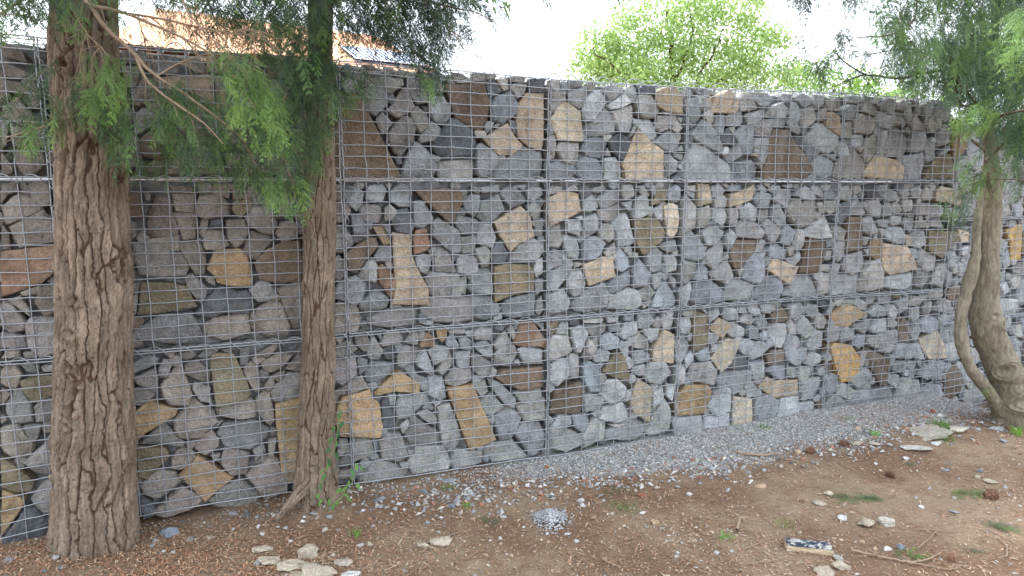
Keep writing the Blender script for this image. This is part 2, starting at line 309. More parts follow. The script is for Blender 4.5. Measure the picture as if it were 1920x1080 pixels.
STONES['F'] = """n 35,90 110,90 130,240 40,240;g 130,90 170,90 160,130 140,135;w 130,350 145,220 190,105 290,120 305,220 335,300 330,350 220,375 150,360;w 300,90 440,90 440,210 320,200;w 305,210 450,210 450,370 370,380 330,270
w 280,40 430,50 420,90 290,85;w 445,160 480,100 600,95 665,180 650,230 500,250 450,210;w 465,330 480,260 525,250 520,300 500,370;d 530,300 540,255 610,250 620,300;w 490,380 520,320 600,320 660,410 600,440 510,440
w 635,260 750,250 775,330 740,400 690,430 640,360;y 670,190 680,140 780,120 800,180 720,245;g 750,240 800,170 920,180 950,290 920,345 850,330 780,290;w 670,60 760,70 790,120 680,130;w 540,90 560,30 720,30 660,70 650,120
g 40,260 80,270 80,350 50,380;g 60,400 200,400 370,480 400,540 380,600 230,610 100,590;w 130,380 340,350 350,450 290,450;w 335,410 370,390 480,390 510,500 500,590 440,590 390,500 350,440
o 515,560 560,450 610,435 730,435 770,480 795,600 790,660 650,660 580,640 555,590;w 740,440 790,320 920,360 900,400 820,500 770,480;w 940,340 970,270 1050,255 1080,290 1070,370 980,390;n 810,520 880,440 980,390 1090,385 1105,635 960,640 840,620
g 1060,190 1110,180 1110,340 1080,340;g 980,60 1060,90 1050,220 950,250;y 115,640 280,640 390,665 455,790 230,830 90,840;g 50,650 110,640 90,720 50,700;g 370,610 430,590 520,680 500,750 450,740 400,680
d 440,850 520,740 600,660 700,700 760,690 800,780 770,830 620,830 560,860;l 775,690 850,630 900,640 950,710 900,760 830,765 790,720;w 950,680 1100,640 1105,740 1105,940 1050,945 990,800
w 790,830 900,760 970,770 1030,920 1010,965 900,980 790,940;b 55,960 230,840 420,835 470,930 460,1000 340,1020 200,1010 70,990;w 480,930 560,860 770,830 780,960 620,1000 490,970;g 500,600 560,610 570,660 520,640
g 50,720 90,720 80,830 55,850;w 1110,400 1300,420 1300,640 1110,640;w 1110,660 1300,660 1300,940 1110,930;w 1110,60 1310,60 1310,390 1110,370"""
STONES['G'] = """w 30,170 120,170 140,220 100,290 35,290;w 35,40 70,40 75,160 30,150;g 90,60 140,50 225,90 215,180 180,225 130,180 90,120;g 245,50 350,35 380,80 350,150 300,165 240,140;g 400,90 480,30 535,60 535,190 470,190 400,150
w 370,40 410,30 400,80;w 200,200 230,175 340,180 360,250 340,305 240,290 200,250;w 365,200 400,175 450,220 420,280 370,290;d 415,290 440,220 520,200 580,310 540,380 450,360;g 555,160 640,150 700,260 700,290 620,335 575,320
g 135,250 200,240 270,380 260,410 160,440 150,330;b 210,300 290,290 280,350 240,340;g 30,330 70,310 150,390 155,450 100,500 30,500;o 285,325 350,320 400,420 400,440 360,450 320,390;g 350,310 405,310 405,400
n 565,75 840,65 885,75 905,140 850,270 810,305 730,230 640,150;n 90,510 260,400 310,400 325,460 220,580 175,640 130,630;w 190,650 240,570 300,540 320,600 310,700 210,690;g 300,520 340,455 415,460 415,560 310,560
t 420,365 540,375 550,500 580,590 665,750 670,855 420,850 445,740 430,560;r 560,400 580,350 650,335 680,460 650,490 570,515;r 320,600 350,580 410,620 440,700 435,800 400,800 330,700;g 700,300 740,270 880,360 885,500 830,510 700,390
g 845,300 870,250 1000,280 1010,340 980,380 890,380;g 900,170 950,110 1015,110 1015,200 980,260 930,230;w 885,80 940,80 930,130 900,150;g 1010,230 1020,170 1140,105 1180,210 1120,280 1060,300 1000,260
g 1165,110 1190,60 1260,50 1335,140 1320,170 1230,205;g 1020,60 1150,40 1150,90 1030,95;w 950,80 960,50 1020,60 1010,105;g 1340,80 1380,55 1440,60 1450,110 1390,150 1350,140;g 1250,50 1330,40 1320,80
t 1110,290 1290,190 1350,250 1380,390 1280,440 1220,495 1150,380;w 1335,190 1390,155 1440,200 1440,290 1400,290 1350,240;w 1385,350 1410,320 1450,330 1450,395 1390,390;w 1360,290 1430,300 1400,340
g 990,430 1010,310 1090,310 1120,400 1100,470 1000,440;d 1095,480 1160,420 1215,510 1190,570 1110,575;w 980,480 1060,460 1085,490 1085,600 1030,600 990,520;w 885,400 980,385 985,500 900,510
w 665,490 720,460 720,510 690,530;w 705,520 740,460 800,490 860,640 720,635;g 580,540 640,510 690,530 670,660 620,640 590,590;l 865,550 900,520 1005,530 1005,630 940,655 870,640
w 655,680 690,640 870,650 885,810 730,820 680,780;w 875,680 930,665 930,790 880,790;g 940,740 980,620 1060,600 1100,640 1100,780 970,780;g 930,670 980,650 960,700;l 1220,560 1280,440 1380,400 1450,450 1450,500 1400,555 1310,560
y 1110,600 1200,580 1350,585 1380,620 1380,760 1230,790 1110,835;l 1380,620 1400,550 1440,540 1445,640 1400,670;g 1385,690 1440,680 1445,750 1400,795;w 1400,850 1450,790 1450,890 1420,930 1395,900
b 1165,870 1200,820 1380,775 1385,930 1240,950 1180,930;g 950,800 1080,795 1160,880 1140,930 1070,960 965,950;w 630,920 670,810 950,810 955,950 850,975 700,970;w 255,950 400,890 560,870 610,930 580,990 400,1010 280,1000
g 30,770 60,700 170,660 250,710 220,820 170,860 40,810;g 30,540 60,520 100,560 90,660 40,720;g 200,850 300,750 400,810 380,880 260,920 200,890;w 30,870 60,835 180,870 210,950 180,1040 30,1050;d 180,990 220,960 250,970 230,1020;g 600,980 700,960 690,1000"""
STONES['H'] = """t 35,160 120,105 190,95 270,115 290,250 60,360;w 40,100 60,60 160,60 155,95 70,120;l 185,80 250,45 280,70 270,95 200,90;d 290,60 340,50 390,110 310,160 285,110;l 380,75 470,50 495,80 450,105 400,105
g 425,150 500,90 580,90 590,180 470,230 430,200;w 590,100 610,50 690,45 700,130 610,165;g 310,180 380,120 420,170 420,220 370,250 310,250;w 425,240 600,190 625,250 540,310 490,330 430,300;g 700,60 780,50 770,90
l 680,250 710,150 770,120 800,160 790,270 720,300 680,290;g 800,60 840,50 850,140 810,100;y 820,200 850,90 920,70 930,160;b 930,90 1000,45 1035,70 1030,170 980,180 930,140;b 600,180 680,170 660,250
p 905,210 960,180 1010,200 1020,300 1005,400 970,445 930,420;g 820,240 900,190 900,330 840,290;g 310,300 410,260 420,390 310,470 300,400;g 180,310 280,310 290,380 270,430 190,400;w 50,370 140,345 160,480 130,520 50,510
g 240,295 300,280 300,310;g 160,430 270,440 280,560 270,610 200,590 170,520;b 300,490 360,440 440,440 500,490 430,590 350,620 300,600;w 420,400 460,340 530,350 545,440 510,480 440,440;g 530,290 640,260 660,360 690,470 650,510 570,510
y 680,310 800,290 870,310 920,410 890,470 750,580 700,480;w 465,560 550,480 550,560 490,590;b 555,560 600,520 650,590 655,670 590,700 555,680;w 640,550 720,560 720,600 650,590;g 780,570 850,505 900,560 895,700 830,710 790,640
g 880,490 1000,460 1010,530 950,560 890,520;l 915,580 990,570 1015,620 1000,690 930,710;b 680,690 740,590 820,710 780,810 690,815;t 305,650 460,590 535,580 545,700 560,735 350,810;g 40,600 90,530 150,570 140,650 45,690
g 50,720 210,600 235,650 180,740 90,850 40,830;w 240,630 310,640 240,680;l 180,760 210,700 290,695 320,790 290,880 240,890 190,830;g 40,880 170,830 230,930 210,1000 80,1020 40,1000;g 240,960 310,850 460,790 500,880 480,970 350,1010 260,1000
b 480,800 660,680 665,790 530,870 500,860;l 505,930 560,870 640,825 720,850 740,950 680,990 500,980;w 715,870 810,780 850,860 790,930 730,910;w 740,930 780,960 760,980;g 820,740 890,700 890,800 850,840
b 820,970 900,770 960,770 1010,920 1000,970;g 950,720 1000,760 990,830 960,790;w 1045,180 1080,130 1150,210 1155,370 1045,430;w 1060,60 1140,50 1140,100 1070,80;b 1070,100 1130,80 1150,160 1100,130;t 1155,40 1240,40 1265,180 1160,210
w 1165,240 1240,200 1265,270 1250,350 1170,380;g 1265,60 1330,40 1365,90 1300,150 1270,140;l 1280,160 1350,100 1390,150 1380,215 1300,220;w 1340,40 1390,40 1385,80;b 1390,50 1510,45 1510,95 1400,95;t 1395,120 1500,90 1580,45 1570,160 1400,215
g 1270,230 1360,225 1380,290 1350,360 1280,320;w 1390,230 1470,220 1450,370 1395,340;g 1475,230 1550,180 1620,230 1600,320 1490,310;l 1450,370 1500,310 1600,330 1655,400 1620,450 1460,440;g 1190,400 1300,350 1370,400 1290,500 1230,500
b 1050,560 1060,440 1130,400 1200,500 1210,590 1160,620 1060,600;l 1225,570 1330,450 1370,480 1360,590 1300,690 1240,640;g 1370,450 1420,380 1450,440 1400,540 1370,500;n 1400,560 1450,460 1610,460 1600,540 1480,680 1440,670
w 1030,720 1050,620 1180,620 1150,740 1060,800 1030,790;b 1130,770 1200,630 1250,680 1250,760;l 1275,730 1310,660 1400,620 1460,740 1400,800 1330,770;w 1340,620 1400,560 1410,600;g 1030,830 1130,780 1110,900 1080,960 1035,940
b 1120,930 1150,790 1290,770 1380,850 1385,930 1220,950;l 1395,920 1400,810 1460,760 1580,780 1625,810 1580,920;w 1200,510 1240,510 1220,560"""
STONES['I'] = """b 50,170 110,110 205,130 205,250 100,240;b 85,60 130,50 180,100 130,120;w 140,40 190,40 190,80;b 190,90 230,50 285,60 280,110 240,140;g 220,170 270,90 390,85 400,140 330,240 270,210;w 110,260 190,250 190,320 130,355 100,330
g 205,290 220,220 270,210 300,260 360,330 350,400 290,410 210,340;l 140,360 190,330 285,420 240,520 190,500;l 75,580 120,490 180,500 160,580 110,605;g 110,600 170,600 160,640;b 190,570 260,530 340,580 340,650 200,650
b 0,660 50,610 150,620 165,800 130,860 0,820;t 175,740 215,655 260,655 430,720 375,865 290,820;b 90,950 160,800 300,800 330,900 290,980 100,990;g 340,920 420,780 480,770 580,800 595,960 420,965 330,950;g 290,60 380,40 390,70 340,80
w 400,50 440,45 440,85 400,80;g 410,140 430,100 500,60 560,100 610,170 530,180;g 550,60 600,60 630,110 620,160 570,120;b 620,130 690,80 730,130 700,160 640,160;w 620,60 700,50 690,90 630,90;l 750,140 780,80 870,50 890,100 880,200 800,170
w 330,250 400,170 460,170 460,280 380,350;w 430,280 500,180 580,190 585,330 540,380 470,400 420,380;w 590,200 640,190 650,270 610,295;w 655,180 730,180 730,270 690,290 650,260;w 740,190 790,210 750,270
b 750,290 800,200 870,190 860,300 810,380 740,340;l 855,300 870,210 920,160 985,280 960,300;w 900,60 960,60 960,110 900,130;d 970,80 1020,50 1080,90 1090,140 1010,160;l 970,210 1010,180 1100,170 1140,230 1120,320 1040,300
g 1090,60 1180,50 1160,110 1110,140;g 1120,140 1180,90 1250,110 1250,180 1170,190;w 1260,110 1320,70 1340,130 1290,160;l 1350,130 1360,80 1420,60 1450,110 1420,160 1370,160;w 1440,130 1480,60 1540,110 1530,170 1450,180
t 1540,120 1580,60 1760,100 1770,230 1640,200 1540,180;w 1450,60 1520,40 1530,70;l 1140,220 1190,180 1210,230 1200,300 1140,310;w 1210,200 1260,190 1300,260 1280,290 1215,280;w 1300,180 1390,170 1370,270 1310,270
w 1370,280 1400,200 1500,200 1510,240 1480,300 1400,290;l 1510,250 1550,200 1640,240 1620,290 1530,320;g 1640,240 1720,240 1720,310 1640,320;l 490,440 540,390 620,320 700,310 710,480 600,490 500,470;b 290,500 310,420 380,370 410,430 370,550 300,530
l 400,500 420,410 480,420 490,510 450,580 390,570;w 330,560 380,550 395,620 360,630;w 725,450 730,390 790,390 820,420 810,500 740,500;n 825,600 850,310 945,310 960,570;l 960,400 970,330 1040,310 1095,440 1020,460 960,430
w 960,470 1020,480 1000,550 970,540;g 1080,340 1180,330 1180,400 1100,390;l 1190,350 1210,300 1300,310 1290,370 1200,380;g 1300,370 1310,320 1395,320 1380,400 1350,440;w 1390,400 1400,340 1480,340 1500,400;w 1500,390 1520,350 1600,350 1610,400
b 1150,440 1180,390 1300,400 1300,520 1240,530 1160,500;w 1100,400 1150,410 1140,510;p 1305,450 1360,470 1360,550 1310,540;l 1360,480 1380,420 1475,430 1470,530 1420,570 1370,550;y 1490,420 1600,430 1740,430 1750,500 1660,560 1600,650 1490,580
o 1020,520 1050,490 1115,490 1110,640 1050,655 1020,620;n 500,490 670,500 650,640 590,770 440,760 480,590;b 670,510 720,500 710,560 670,560;w 660,580 690,590 680,660 640,660;g 345,650 390,630 450,590 455,660 400,710 350,680
w 600,700 690,700 690,760 600,750;l 710,560 750,510 800,520 810,620 750,675 710,650;w 600,830 640,780 690,770 690,930 600,950;l 790,700 810,630 960,590 975,640 950,750 860,780 790,740;l 690,740 720,680 780,700 740,790 690,820
t 1115,580 1130,525 1320,550 1370,640 1405,730 1300,760 1170,780 1120,720;g 1330,570 1400,570 1430,640 1370,650;w 1420,600 1460,570 1570,640 1540,740 1470,760 1410,700;g 980,580 1020,570 1010,640;g 700,880 720,820 780,780 920,780 930,930 690,940
w 935,870 950,760 1020,670 1110,680 1140,770 1130,890 950,915;g 1140,880 1150,800 1400,760 1400,880 1300,900 1200,895;w 1400,880 1400,770 1500,760 1500,830 1440,890;l 1500,850 1560,700 1640,690 1650,830 1600,890;l 1650,740 1690,750 1690,870 1630,880
g 1640,600 1700,590 1700,720 1650,720;g 1660,560 1720,520 1720,580"""
STONES['K'] = """l 50,150 150,80 210,110 190,150 60,195;g 90,60 160,50 170,80;g 60,230 190,165 210,210 200,310 80,260;g 60,290 140,280 190,320 120,400 60,380;g 210,170 240,110 290,130 290,150 260,220 215,220;w 240,70 310,60 300,120;g 310,80 430,60 440,90 380,120
w 365,150 440,120 520,190 510,240 470,250 370,200;w 225,270 340,130 410,320 390,390 280,380 235,330;b 440,100 500,50 580,60 500,110;g 410,290 430,250 520,290 525,370 460,360;g 585,60 680,30 640,75;y 520,110 540,80 660,80 740,240 765,320 720,370 560,400 545,310
b 700,50 760,30 745,150 700,150;w 780,90 920,10 930,40 870,100 800,110;w 720,180 760,130 810,150 820,290 790,300 740,230;w 820,140 940,70 1010,90 970,150 880,200 840,190;w 880,220 970,180 960,220 930,255;w 970,170 1060,70 1065,180 1040,190
w 840,280 890,215 910,260 870,310;g 885,300 980,200 1060,200 1060,340 960,370 900,370;d 940,20 1030,10 1050,50 980,60;w 795,360 840,310 880,320 910,480 880,520 830,470 800,430;o 65,430 160,355 200,380 325,410 310,450 140,550 80,605
w 305,480 420,350 540,430 560,480 480,580 400,600 320,570;w 560,420 600,390 760,350 800,400 790,460 700,475 570,450;o 910,380 1050,350 1160,350 1150,800 990,850 950,790 920,540;g 95,620 240,490 370,620 360,640 260,620
y 80,630 250,640 280,690 150,820 90,820;w 290,700 330,650 400,640 430,690 360,770 290,770;w 410,640 520,530 570,590 570,640 490,690;g 545,480 600,480 550,530;b 565,560 600,500 780,480 885,540 860,600 760,660 620,640;g 780,650 840,620 850,660 790,715
w 870,600 920,590 900,700 870,700;w 585,730 610,640 760,680 740,800 650,810;o 335,805 440,690 660,820 490,965;w 105,870 180,780 300,790 350,850 220,940 130,920;w 730,820 870,700 930,720 990,850 980,900 860,965
g 520,960 600,880 700,830 820,940 810,990 560,1000;w 170,1030 350,880 480,950 450,990 250,1060;d 100,930 180,970 190,1040 120,1070;g 520,690 580,680 580,740;g 880,520 920,530 915,570 885,560"""
STONES['L'] = """w 150,140 230,130 260,220 215,240 170,200;g 30,200 110,160 170,220 110,260 35,270;g 30,150 90,150 60,190;w 230,230 270,135 330,230 300,290 240,280;g 290,130 320,120 320,170;w 310,190 350,120 420,105 460,160 430,190 330,205;d 335,220 370,200 410,220 400,285 345,280
w 460,180 500,110 550,120 540,190;r 550,190 600,110 650,150 640,205 560,205;o 655,100 720,90 720,150 690,175 660,140;b 600,100 640,90 640,130;w 720,90 830,90 820,120 740,120;b 715,160 750,120 795,200 760,220 720,200
w 415,270 460,200 550,210 530,280 450,340 420,330;g 610,240 640,190 740,210 720,280 650,320;g 800,160 840,140 880,170 880,230 810,220;g 820,110 880,100 880,160;l 885,120 930,85 1000,95 990,160 900,160;g 890,190 960,160 1000,200 1000,265 950,260 900,220
d 1010,90 1030,60 1080,70 1060,105;w 1010,190 1080,100 1110,170 1020,220;w 1090,100 1120,70 1150,130 1130,160;r 1125,190 1170,50 1240,40 1325,160 1310,200 1200,195;g 1250,40 1320,60 1320,110;g 25,300 60,270 160,265 170,380 80,440 25,420
g 170,270 235,290 230,340 180,375;g 215,350 260,300 390,310 385,360 290,440 230,430;g 520,290 590,220 640,360 620,380 550,330;w 660,350 740,230 765,310 700,380;g 770,240 870,230 860,330 790,330;w 875,250 920,250 990,300 990,370 940,405 880,340
w 1015,250 1060,190 1130,190 1155,250 1100,325 1015,320;g 1155,220 1200,200 1310,220 1310,310 1200,310;g 1130,290 1160,280 1170,320;g 460,340 510,310 540,380 600,400 605,490 560,470;w 25,500 130,420 200,385 235,460 130,500 30,520
o 280,490 400,370 430,355 550,430 550,490 400,480 290,510;w 720,400 770,335 870,340 870,410 780,450 720,440;g 610,390 700,390 720,520 690,545 610,500;n 1015,390 1060,345 1310,325 1315,450 1180,470 1080,430
w 880,420 960,410 980,480 940,520 900,470;g 970,400 1040,420 1145,520 1135,580 1080,560 1010,480;o 50,570 80,520 250,470 270,530 310,560 325,700 310,765 60,755 35,660;d 320,560 350,500 400,620 405,700 330,720;g 360,500 410,500 400,570 370,560
g 400,600 430,500 600,500 620,540 530,600 500,640 420,650;g 630,540 690,545 650,570;w 545,620 600,590 660,640 650,690 570,650;w 430,690 480,650 490,680 450,745;o 720,460 880,435 1030,780 870,845 800,680
w 660,580 740,560 820,760 800,820 750,870 700,820 680,710;w 920,540 1010,490 1075,580 1000,630 960,620;w 1130,480 1300,455 1315,520 1250,560 1170,540;w 1150,570 1310,520 1320,640 1200,660;w 970,650 1020,640 1010,700
g 1015,650 1050,600 1140,590 1185,640 1130,780 1050,780;w 460,740 540,650 685,740 670,800 500,825;w 300,800 350,740 430,740 485,880 440,910 330,905;w 50,930 140,780 250,770 290,870 180,900 70,950;g 60,780 110,780 115,840 40,890
w 485,920 540,830 700,820 750,920 730,960 520,990;w 180,1000 300,900 490,960 480,1010 180,1060;w 755,900 800,850 940,850 945,925 760,960;w 945,850 1000,800 1130,785 1215,880 1200,890 1010,920;g 1140,740 1200,670 1290,670 1320,740 1310,830 1240,880
w 50,980 150,960 140,1010 50,1020;g 430,920 480,920 480,950 440,950;w 480,840 520,850 490,880"""
STONES['M'] = """y 30,150 100,140 100,190 60,240 30,230;g 75,230 120,160 170,165 170,240;d 175,150 240,135 250,175 180,180;w 260,140 400,130 390,160 270,160;g 180,200 250,180 290,230 240,355 210,350;w 265,175 410,165 410,220 330,260 290,220;g 410,120 490,120 490,150 420,160
b 430,190 500,150 500,210 440,220;g 490,240 550,160 620,155 620,230 530,270;b 530,110 610,110 590,145 530,145;g 625,200 630,110 700,80 740,150 690,200;w 30,300 70,240 170,250 200,350 80,395 30,400;w 260,390 290,255 345,320 320,400 290,410
b 365,270 430,225 490,260 490,320 400,345;g 495,320 510,280 560,290 560,390 530,390;w 600,260 640,230 690,270 710,340 600,325;g 660,200 770,200 780,260 720,300 680,250;l 780,160 800,100 860,130 860,220 800,200;t 720,350 795,205 860,240 855,425 720,410
g 320,380 360,330 430,350 420,410 340,420;g 45,440 100,395 150,400 165,500 90,575 40,550;l 160,430 175,370 235,365 235,530 180,530;b 255,450 300,415 360,440 370,610 300,610 260,530;y 385,480 470,345 530,380 565,510 555,550 480,525
g 580,370 640,340 700,370 700,410 600,430;g 585,450 660,430 680,490 630,510 590,490;g 650,500 700,420 800,410 850,490 780,570 700,550;n 40,750 70,600 240,540 250,700 230,745;l 380,610 420,540 480,530 550,590 540,650 440,695 390,650
t 580,680 620,520 720,590 705,820 600,750;g 730,620 800,590 800,660 730,730;g 260,640 310,615 410,670 380,730 265,740;l 365,790 400,720 540,680 570,760 580,800 480,815;w 700,900 700,820 810,660 850,740 840,870 720,910
g 810,560 860,570 840,670 810,640;g 30,870 100,760 180,770 180,820 80,900 35,910;b 190,760 300,750 300,820 260,880 200,840;w 30,950 130,840 250,900 240,960 150,1005 50,990;w 265,980 260,900 350,770 430,820 400,920 290,975
w 430,830 560,820 500,850;g 400,920 470,840 580,790 690,830 690,880 600,930 430,930;g 890,140 970,130 980,200 970,240 900,230;y 990,85 1085,110 1085,290 1060,320 990,350;w 920,90 990,80 980,130 930,120;g 1040,70 1080,80 1080,110
t 1100,200 1160,130 1245,170 1185,265 1130,235;g 1090,100 1160,60 1170,110 1100,160;g 1180,110 1200,60 1270,70 1290,140 1210,150;g 1290,70 1340,60 1350,90 1300,95;g 1360,60 1430,70 1430,110 1370,100;l 1295,140 1340,100 1400,150 1370,180 1300,160
g 1400,140 1460,110 1460,200 1400,180;g 1215,230 1250,160 1330,200 1330,250 1250,260;g 1350,200 1420,190 1420,270 1350,240;g 1090,220 1160,250 1110,320 1085,280;p 1110,400 1180,290 1220,265 1300,280 1290,320 1240,430 1180,490
g 870,280 960,260 975,320 900,430 870,410;g 935,400 990,350 1000,400 950,470;b 1000,370 1080,320 1100,400 1040,420;g 1110,310 1170,300 1160,350 1110,360;g 1290,300 1350,270 1430,300 1420,400 1370,410 1300,350;d 1240,430 1270,370 1340,380 1370,450 1300,480 1240,470
w 970,540 980,450 1100,420 1150,480 1140,580;l 870,450 920,430 950,470 930,570 880,580;g 1200,500 1280,480 1370,480 1370,540 1260,640 1220,580;g 1370,430 1460,420 1460,530 1390,540;o 880,660 940,575 1090,575 1120,620 1070,765 885,775
l 1130,620 1210,560 1200,620 1130,660;g 1090,720 1130,650 1240,620 1240,740 1150,780;g 1330,620 1370,540 1415,590 1400,650 1350,655;g 865,790 1050,780 1050,880 1020,910 870,910;g 1070,880 1080,790 1230,760 1230,850 1190,890 1110,900
p 1250,860 1255,650 1370,660 1375,850 1270,880"""
STONES['N'] = """g 40,200 60,150 110,150 110,240 60,240;g 120,160 190,150 190,220 130,215;n 190,230 260,170 310,230 300,270 200,290;g 300,170 400,140 430,190 360,275 320,230;g 430,200 450,150 510,160 520,200 480,260 440,220;d 520,130 570,140 590,180 560,200 520,170
g 0,220 50,230 80,270 50,300 0,300;g 75,290 120,225 190,290 180,340 110,335;b 20,310 70,305 110,360 100,410 40,390;b 110,370 150,340 185,370 170,410 120,405;g 180,350 220,285 300,300 300,360 260,460 220,450;w 300,310 330,250 370,320 360,370 310,360
l 375,300 430,235 490,320 480,370 430,395 380,350;w 490,290 520,205 575,270 550,325 510,325;g 285,450 310,370 380,380 430,450 370,480 300,490;g 445,430 490,330 550,350 555,450 480,485 450,470;o 595,240 680,155 740,160 845,220 760,280 720,315 640,305
w 590,130 630,140 610,190;l 690,120 750,120 755,150 700,150;l 760,140 790,105 855,140 850,200 800,190;w 855,130 880,90 910,110 870,165;g 920,100 1000,90 990,150 930,150;g 860,210 910,150 960,170 985,230 880,240
l 990,220 1020,155 1080,220 1070,270 1010,240;g 1040,140 1130,100 1140,170 1080,220;y 1030,80 1090,80 1080,105 1030,105;w 1140,160 1160,110 1280,90 1260,130 1200,170;l 585,330 600,300 660,310 640,410 590,420
l 750,310 800,290 900,245 880,320 830,360 760,330;g 870,330 910,260 990,250 990,340 880,350;w 1000,270 1020,250 1060,280 1030,320 1000,310;n 1070,410 1070,310 1100,235 1140,290 1145,420;l 1160,240 1170,190 1240,170 1230,250 1170,290
w 1240,220 1260,150 1340,140 1330,200 1260,230;l 1340,200 1380,110 1440,130 1440,180 1380,210;w 1290,110 1330,60 1410,60 1410,100 1310,120;g 665,380 700,310 770,330 770,400 680,425;b 760,440 780,370 840,370 830,440 800,470
w 845,430 850,370 920,370 930,460 880,450;w 925,450 940,360 1040,330 1055,440 1010,500 950,490;g 1150,370 1190,285 1240,330 1210,415 1170,410;b 1235,290 1290,230 1350,250 1360,320 1300,360 1240,350;g 1360,240 1410,220 1430,250 1370,340
g 1370,360 1440,290 1450,420 1400,430;p 1230,400 1350,335 1390,430 1410,530 1290,540 1230,450;s 590,450 630,425 740,440 810,530 800,620 720,690 660,690 620,580;w 810,490 850,480 850,590 810,600;n 845,460 900,480 1015,540 980,720 940,710 870,570
g 1050,460 1090,420 1145,440 1145,530 1050,530;g 1150,440 1220,430 1250,540 1160,530;g 1010,510 1040,510 1030,620 1000,630;n 155,520 200,480 290,475 290,560 170,585;g 30,480 110,410 190,450 120,520 60,550
g 300,500 440,460 430,540 360,590 300,540;l 410,570 460,490 540,510 545,560 480,590;b 50,600 70,560 150,555 150,640 80,690;b 160,620 210,580 295,590 290,680 250,690 190,650;w 300,620 320,590 370,600 360,670 310,670
w 370,650 390,590 460,600 500,600 470,680 390,715;g 505,610 550,590 550,650 510,650;g 0,620 40,620 50,680 0,720;g 10,740 50,695 95,720 90,810 20,805;t 105,740 160,665 210,690 375,685 375,790 210,815
g 390,740 440,690 545,665 540,740 500,810 410,830;g 555,750 590,630 635,650 635,760 590,790;w 640,750 680,695 770,760 720,820 650,790;g 720,690 810,610 870,610 905,690 800,750;l 1040,620 1060,550 1120,550 1135,600 1110,635
l 1120,590 1150,540 1190,570 1160,620;g 1190,560 1220,530 1220,600;l 990,700 1000,645 1080,650 1090,700 1060,740;g 890,820 900,760 990,730 1060,790 1060,850 900,870;w 1070,800 1100,670 1230,690 1230,830 1100,840
g 1210,650 1230,560 1270,580 1280,690;g 1275,610 1300,550 1390,560 1390,690 1290,680;g 1235,820 1250,720 1360,720 1380,780 1330,820;g 735,830 780,760 880,760 890,870 740,880;w 555,880 600,800 640,785 730,870 720,900 570,920
n 495,840 530,830 550,900 510,910;g 385,890 400,850 500,840 500,930 390,955;g 230,940 270,820 390,800 380,960 240,990;g 65,900 80,820 150,790 240,830 220,1000 75,1010"""
STONES['O'] = """n 140,790 170,600 240,510 300,650 270,730 180,790;w 150,830 240,770 280,860 180,870;w 290,790 320,720 380,710 360,900 310,870;n 370,870 500,790 500,950 400,960;g 290,310 350,370 300,430;w 340,380 400,400 440,490 380,530
g 400,540 450,570 450,620 400,600;l 580,10 720,10 710,130 610,140;l 600,150 720,140 680,200 660,280 610,230;w 690,230 748,200 748,310 700,290;g 580,240 640,290 630,330;g 650,330 700,300 748,350 720,410 660,380;w 310,660 350,650 340,710"""
STONES['P'] = """s 620,550 690,510 748,500 748,780 670,780 665,630;l 580,500 610,500 600,600 560,620;g 560,650 600,600 660,640 600,740 560,720;l 560,760 590,760 590,850 565,850;g 600,760 660,700 670,830 610,860
w 670,850 720,800 748,800 748,890 690,890;g 570,880 620,860 620,950 580,950;w 670,940 720,890 748,900 748,1000 690,1010;g 600,980 660,950 680,1030 620,1060;w 590,440 600,370 660,350 670,420 620,450
g 620,490 700,470 720,500 650,540;g 680,350 748,340 748,440 690,440;g 270,690 330,670 330,760 270,740;t 250,540 330,560 330,640 270,640;g 260,790 320,820 300,920 250,900"""
# ---------------------------------------------------------------- ground
def ground_h(x, y):
    x = np.asarray(x, float); y = np.asarray(y, float)
    h = .012*fbm(x*1.7, y*1.7, seed=3) + .008*fbm(x*7, y*7, seed=5, oct=3)
    near = np.exp(-((x-.5)**2+(y-3)**2)/60.)
    h = h*near + .004*fbm(x*26, y*26, seed=9, oct=2)*near
    g = lambda cx, cy, sx, sy, a: a*np.exp(-((x-cx)/sx)**2-((y-cy)/sy)**2)
    h = h + g(-1.75, 2.25, .45, .32, .07) + g(-.83, 2.85, .3, .22, .05) + g(2.35, 3.75, .5, .28, .05) + g(-.62, 1.75, .35, .2, .03)
    # the drop beside the lower wall section at the right
    s = (x-WO[0])*WU[0] + (y-WO[1])*WU[1]; d = (x-WO[0])*WN[0] + (y-WO[1])*WN[1]
    drop = sstep(3.08, 3.5, s)*sstep(.62, .25, d)*(s < 9)
    h = h - .33*drop
    return h
def graded(a, b, step, far, ratio=1.35):
    c = list(np.arange(a, b, step)); s = step; lo = a; pre = []
    while lo > -far: s *= ratio; lo -= s; pre.append(lo)
    s = step; hi = c[-1]; post = []
    while hi < far: s *= ratio; hi += s; post.append(hi)
    return np.array(pre[::-1] + c + post)
gx = graded(-2.6, 4.6, .022, 420); gy = graded(1.2, 6.0, .022, 420)
X, Y = np.meshgrid(gx, gy); Z = ground_h(X, Y)
sW = X*WU[0] + (Y-WO[1])*WU[1]; dW = X*WN[0] + (Y-WO[1])*WN[1]
wband = np.interp(sW, [-3, -2, -.9, 0, .3, 1, 2, 3.1, 4.5], [.03, .04, .08, .22, .34, .43, .52, .52, .5])
nz = fbm(X*3.5, Y*3.5, seed=21)
GM = sstep(1.0, .72, (dW/wband) + nz*.45)*np.interp(sW, [-2, -.9, -.2, .35], [.0, .1, .35, 1.])*(dW > -.3)*(sW < 5)
nx, ny = len(gx), len(gy)
i = np.arange(ny-1)[:, None]; j = np.arange(nx-1)[None, :]
F = np.stack([i*nx+j, i*nx+j+1, (i+1)*nx+j+1, (i+1)*nx+j], -1).reshape(-1, 4)
